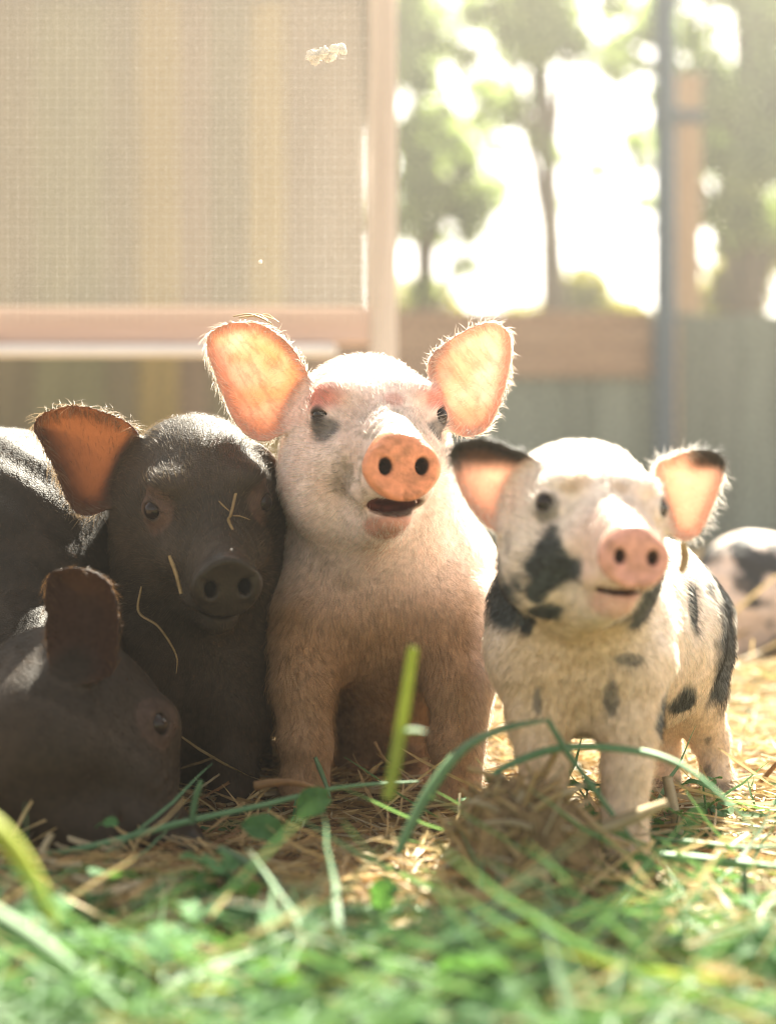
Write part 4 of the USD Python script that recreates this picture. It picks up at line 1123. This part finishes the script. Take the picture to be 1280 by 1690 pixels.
# ------------------------------------------------------------------ the clod of soil and straw
c0 = P(868, 1405, 1.12)
c0[2] = float(ground_z(c0[0], c0[1]))
ic = trimesh.creation.icosphere(5, 1.0)
v = np.array(ic.vertices)
v = v * np.array([0.054, 0.040, 0.084]) * (0.78 + 0.5 * meshkit.fbm(v * 2.6 + 9, 4, 3))[:, None]
v[:, 2] = np.maximum(v[:, 2], -0.02)
v = v * (1 + 0.10 * (meshkit.fbm(v * 120, 3, 6) - 0.5))[:, None]
clod = thing("soil_clump", "heaped clump of brown soil and straw hiding the spotted piglet's forefoot", "soil clump", c0)
put("soil", (v, np.array(ic.faces)), "clod", clod, smooth=True)
r_ = np.random.default_rng(9)
ms = {0: [], 1: [], 2: []}
for k in range(620):
    i = r_.integers(len(v))
    if v[i, 2] < 0:
        continue
    d = r_.normal(size=3) * [1, 0.7, 0.8]
    d /= np.linalg.norm(d)
    l = r_.uniform(0.012, 0.050)
    a = v[i] * 1.0 - d * l / 2
    ms[[0, 1, 2][k % 3]].append(strip([a, a + d * l / 2 + r_.normal(size=3) * 0.002, a + d * l], r_.uniform(0.0016, 0.0060), n=5, taper=(0.9, 0.6)))
for k, lst in ms.items():
    tag(put("straw_bits", merge(*lst), f"straw_{k}", clod, smooth=True), kind="stuff")

# ------------------------------------------------------------------ bits drifting in the air
r_ = np.random.default_rng(19)
lumps = []
for (a, b, rr) in ((514, 92, 9), (525, 90, 9), (519, 100, 7), (535, 87, 9), (545, 91, 9), (552, 82, 8), (563, 77, 7), (566, 84, 6), (540, 96, 6)):
    m = trimesh.creation.icosphere(3, rr * 1.4 / K)
    vv = np.array(m.vertices)
    vv = vv * (0.65 + 0.7 * meshkit.noise(vv * 900 + a, 3))[:, None]
    lumps.append((vv + P(a, b, 1.4) + [0, r_.normal() * 0.002, 0], np.array(m.faces)))
fl = thing("down_tuft", "cream tuft of down drifting in the air above the piglets", "down tuft", P(540, 88, 1.4))
put("down", merge(*[(a - P(540, 88, 1.4), b) for a, b in lumps]), "fluff", fl, smooth=True)
ws = [tube([p_ - P(540, 88, 1.4), p_ - P(540, 88, 1.4) + d_ * 0.0022], [0.00018, 0.00005], 3) for p_, d_ in zip([P(r_.uniform(512, 568), r_.uniform(80, 98), 1.4) for _ in range(40)], r_.normal(size=(40, 3)))]
tag(put("barbs", merge(*ws), "fluff", fl), kind="stuff")
m = trimesh.creation.icosphere(3, 0.0018)
vv = np.array(m.vertices) * (0.7 + 0.6 * meshkit.noise(np.array(m.vertices) * 500, 3))[:, None]
tag(put("seed_fluff", (vv + P(430, 432, 1.4), np.array(m.faces)), "fluff", smooth=True), "tiny pale seed speck floating above the pink piglet's ear", "seed")


# ------------------------------------------------------------------ timber and fence helpers
def box(lo, hi, bevel=0.004, jit=0.0, seed=0):
    lo, hi = np.asarray(lo, float), np.asarray(hi, float)
    b = min(bevel, (hi - lo).min() * 0.3)
    pts = []
    for s in np.ndindex(2, 2, 2):
        c = np.where(np.array(s) == 0, lo, hi)
        for ax in range(3):
            q = c.copy()
            for a2 in range(3):
                if a2 != ax:
                    q[a2] += b if s[a2] == 0 else -b
            pts.append(q)
    m = trimesh.Trimesh(*[np.asarray(x) for x in (pts, [[0, 1, 2]])], process=False).convex_hull
    return np.array(m.vertices), np.array(m.faces)


# the mesh panel at the left: a timber frame with welded wire
D = 2.96
pan = thing("mesh_panel", "timber framed wire mesh panel standing behind the dark piglets", "mesh panel", (-0.75, D, 0))


def wpanel(name, lo, hi, look, parent, base):
    return put(name, box(np.asarray(lo) - base, np.asarray(hi) - base), look, parent)


pb = np.array([-0.75, D, 0])
xr0, xr1 = P(610, 0, D)[0], P(655, 0, D)[0]
top = 1.34
wpanel("post", (xr0, D - 0.025, -0.03), (xr1, D + 0.025, top), "pale_timber", pan, pb)
wpanel("post", (-1.62, D - 0.025, -0.03), (-1.57, D + 0.025, top), "pale_timber", pan, pb)
zr0, zr1 = P(0, 588, D)[2], P(0, 508, D)[2]
wpanel("rail", (-1.57, D - 0.022, zr0 + 0.022), (xr0, D + 0.022, zr1), "pink_timber", pan, pb)
wpanel("rail", (-1.57, D - 0.022, top - 0.06), (xr0, D + 0.022, top), "pale_timber", pan, pb)
wpanel("ledge", (-1.57, D - 0.034, zr0), (xr0 - 0.06, D + 0.02, zr0 + 0.02), "white_paint", pan, pb)
ws, gap = [], 16.2 * D / K
for xx in np.arange(xr0 - gap, -1.57, -gap):
    ws.append(tube([np.array([xx, D - 0.03, zr1 - 0.03]) - pb, np.array([xx, D - 0.03, top]) - pb], 0.0016, 5))
for zz in np.arange(zr1 + gap * 0.5, top - 0.06, gap):
    ws.append(tube([np.array([-1.60, D - 0.033, zz]) - pb, np.array([xr0 + 0.02, D - 0.033, zz]) - pb], 0.0016, 5))
put("wire_mesh", merge(*ws), "wire", pan, smooth=True)

# the low fence of grey boards
FD, w_ = 7.0, 0.155
fence = thing("board_fence", "low fence of weathered grey boards across the back of the pen", "fence", (0, FD, 0))
r_ = np.random.default_rng(5)
zt = P(0, 520, FD)[2]
for k, xx in enumerate(np.arange(-0.33, 4.2, w_)):
    a, b = r_.normal(0, 0.006), r_.normal(0, 0.008)
    put("board", box((xx + 0.0005, -0.012 + a, -0.03), (xx + w_ - 0.0005, 0.012 + a, zt + b), 0.003), "grey_board", fence)
put("rail", box((-0.33, 0.026, zt - 0.16), (4.2, 0.066, zt - 0.08)), "tan_timber", fence)
put("rail", box((-0.33, 0.026, 0.12), (4.2, 0.066, 0.20)), "tan_timber", fence)
put("top_board", box((-0.33, -0.060, P(0, 622, 6.95)[2]), (P(1075, 0, 6.95)[0], -0.024, zt + 0.012)), "flare_brown", fence)  # added board: its brown imitates lens flare across the grey fence
xp = P(1107, 0, 6.9)[0]
put("cover_strip", box((xp - 0.04, -0.055, -0.03), (xp + 0.045, -0.022, P(0, 528, 6.95)[2])), "tan_timber", fence)
# steel pole and timber post by the fence
xs = P(1096, 0, 6.86)[0]
pole = thing("steel_pole", "blue grey steel pole standing beside the fence", "pole", (xs, 6.86, 0))
put("shaft", tube([(0, 0, -0.03), (0, 0, 2.9)], 0.047, 20), "steel_blue", pole, smooth=30)
zc = P(0, 192, 6.86)[2]
put("clamp", merge(tube([(0, 0, zc - 0.03), (0, 0, zc + 0.03)], 0.058, 20), box((0.05, -0.03, zc - 0.025), (0.16, 0.03, zc + 0.025))), "steel_blue", pole, smooth=30)
put("cap", tube([(0, 0, 2.9), (0, 0, 2.93)], 0.052, 20), "steel_blue", pole, smooth=30)
xt = P(1134, 0, 7.14)[0]
post = thing("timber_post", "tan timber post rising behind the steel pole", "post", (xt, 7.16, 0))
put("shaft", box((-0.055, -0.05, -0.03), (0.055, 0.05, P(0, 130, 7.1)[2])), "tan_timber", post)
put("cap", box((-0.065, -0.06, P(0, 130, 7.1)[2] + 0.001), (0.065, 0.06, P(0, 122, 7.1)[2] + 0.001)), "tan_timber", post)

# the shed behind the mesh
SD = 8.2
shed = thing("shed", "brown wooden shed of upright planks behind the wire mesh", "shed", (-1.6, SD, 0))
xx = -4.4
r_ = np.random.default_rng(6)
k = 0
while xx < -0.13:
    wd = r_.uniform(0.14, 0.22)
    wd = min(wd, -0.12 - xx) if -0.12 - xx < 0.3 else wd
    a = r_.normal(0, 0.005)
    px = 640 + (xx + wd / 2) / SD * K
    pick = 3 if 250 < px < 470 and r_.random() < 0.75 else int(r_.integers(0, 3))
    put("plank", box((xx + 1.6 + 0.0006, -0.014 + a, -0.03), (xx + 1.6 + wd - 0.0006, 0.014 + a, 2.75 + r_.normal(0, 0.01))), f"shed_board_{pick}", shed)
    xx += wd
put("side_wall", box((1.435, 0.02, -0.03), (1.47, 3.2, 2.7)), "shed_board_1", shed)
put("roof", box((-2.95, -0.28, 2.80), (1.62, 3.3, 2.87)), "roof_felt", shed)


# ------------------------------------------------------------------ trees and shrubs
def leaves(centers, radii, per, size, seed, flat=0.8):
    r = np.random.default_rng(seed)
    out = []
    for c, rad in zip(centers, radii):
        n = int(per * (rad / 0.5) ** 2)
        d = r.normal(size=(n, 3))
        d /= np.linalg.norm(d, axis=1, keepdims=True)
        out.append(c + d * (rad * r.random(n) ** 0.55)[:, None] * [1, 1, flat])
    p = np.vstack(out)
    n = len(p)
    a = r.normal(size=(n, 3))
    a /= np.linalg.norm(a, axis=1, keepdims=True)
    b = np.cross(a, r.normal(size=(n, 3)))
    b /= np.linalg.norm(b, axis=1, keepdims=True)
    s = (size * r.uniform(0.6, 1.4, n))[:, None]
    v = np.stack([p - a * s, p + b * s * 0.42, p + a * s, p - b * s * 0.42], 1).reshape(-1, 3)
    k = np.arange(n)[:, None] * 4
    return v, np.vstack([k + [0, 1, 2], k + [0, 2, 3]])


def tree(label, base, height, trunk_r, clumps, look, per=260, leaf=0.05, seed=0, lean=(0, 0), group=None):
    base = np.asarray(base, float)
    r = np.random.default_rng(seed)
    root = thing("tree", label, "tree", base, group)
    spine = np.array([[lean[0] * t + 0.10 * math.sin(3 * t + seed), lean[1] * t, height * t] for t in np.linspace(0, 1, 9)])
    ms = [tube(spine, trunk_r * np.linspace(1.15, 0.25, 9), 9)]
    cs, rs = [], []
    for c, rad in clumps:
        m = max(3, int(9 * (rad / 0.5) ** 1.5))
        o = r.normal(size=(m, 3)) * rad * 0.62
        cs += list(np.asarray(c) - base + o)
        rs += list(r.uniform(0.26, 0.52, m) * min(rad, 0.6))
    for c in [np.asarray(c[0]) - base for c in clumps]:
        t = np.clip((c[2] - 0.5) / height, 0.2, 0.95)
        a = spine[int(t * 8 * 0.85)]
        mid = (a + c) / 2 + r.normal(size=3) * 0.1 + [0, 0, 0.1]
        ms.append(tube(bez([a, mid, c], 7), np.linspace(trunk_r * 0.42, 0.012, 7), 6))
    put("trunk", merge(*ms), "bark", root, smooth=True)
    put("crown", leaves(cs, rs, per, leaf, seed + 50), look, root)


def Q(px, py, d, rad):
    return (P(px, py, d) + [0, random.uniform(-0.5, 0.5), 0], rad)


tree("slim tree with a bare lower trunk in front of the bright sky", (P(893, 0, 12.5)[0], 12.5, 0), 5.2, 0.12,
     [Q(878, 40, 12.5, 0.42), Q(895, 130, 12.6, 0.38), Q(862, 190, 12.4, 0.30), Q(905, 230, 12.5, 0.22), Q(850, -60, 12.5, 0.7), Q(930, -120, 12.5, 0.7), Q(800, -10, 12.6, 0.3), Q(960, 30, 12.4, 0.25)], "leaf_sage", per=950, leaf=0.055, seed=1)
tree("leafy tree beyond the fence left of the slim trunk", (P(700, 0, 14)[0], 14, 0), 5.5, 0.11,
     [Q(690, 60, 14, 0.55), Q(720, 200, 14, 0.55), Q(690, 300, 14, 0.5), Q(760, 290, 14.2, 0.5), Q(735, 380, 14, 0.4), Q(800, 330, 14, 0.35), Q(780, 110, 14, 0.35), Q(670, 180, 13.8, 0.45), Q(700, -80, 14, 0.8), Q(800, 240, 14, 0.3)], "leaf_sage", per=950, leaf=0.055, seed=2)
tree("dense tree at the right edge behind the steel pole", (P(1250, 0, 13)[0], 13, 0), 5.6, 0.13,
     [Q(1180, 40, 13, 0.6), Q(1270, 60, 13, 0.7), Q(1220, 170, 13, 0.6), Q(1290, 210, 13, 0.6), Q(1170, 210, 13.2, 0.5), Q(1240, 300, 13, 0.5), Q(1160, 310, 13, 0.4), Q(1060, 120, 13, 0.4), Q(1040, 260, 13, 0.32), Q(1300, 330, 13, 0.5), Q(1200, -90, 13, 0.9), Q(1030, 10, 13, 0.4), Q(990, 330, 13.2, 0.25)], "leaf_sage", per=950, leaf=0.055, seed=3)


def shrub(label, c, rads, seed, look="leaf_yellow"):
    c = np.asarray(c, float)
    base = np.array([c[0], c[1], 0.0])
    root = thing("shrub", label, "shrub", base)
    r = np.random.default_rng(seed)
    cs, rs, st = [], [], []
    for k in range(9):
        o = np.array([r.uniform(-1, 1) * rads[0], r.uniform(-0.6, 0.6) * rads[0], r.uniform(0.25, 0.92) * rads[1]])
        cs.append(o)
        rs.append(r.uniform(0.28, 0.45) * rads[0])
        st.append(tube(bez([(0, 0, 0), o * [0.3, 0.3, 0.6], o], 5), np.linspace(0.03, 0.008, 5), 5))
    put("stems", merge(*st), "bark", root)
    put("foliage", leaves(cs, rs, 2200, 0.05, seed), look, root)


shrub("sunlit yellow green shrub just right of the mesh panel's post", P(720, 0, 15), (1.0, 2.1), 61)
shrub("low sunlit shrub at the foot of the slim tree", P(880, 0, 15.5), (1.0, 2.0), 62)
shrub("sunlit shrub left of the steel pole", P(1020, 0, 15), (0.9, 2.2), 63)
shrub("tall bright shrub glowing yellow beside the timber post", P(1215, 0, 14.5), (1.1, 2.75), 64)


# ------------------------------------------------------------------ haze volume added to imitate veiling lens flare
LOOK["haze"] = usdkit.material(stage, "/World/Looks/haze", {"v": ("principled_volume", {"color": (0.97, 0.95, 0.88), "density": HAZE, "anisotropy": 0.6})}, [], volume="v.volume")
hz = trimesh.creation.box(bounds=[(-60, -30, -1.2), (60, 60, 9.0)])
tag(put("haze", hz, "haze"), "thin haze added over the whole pen to imitate veiling lens flare", "haze", kind="stuff")
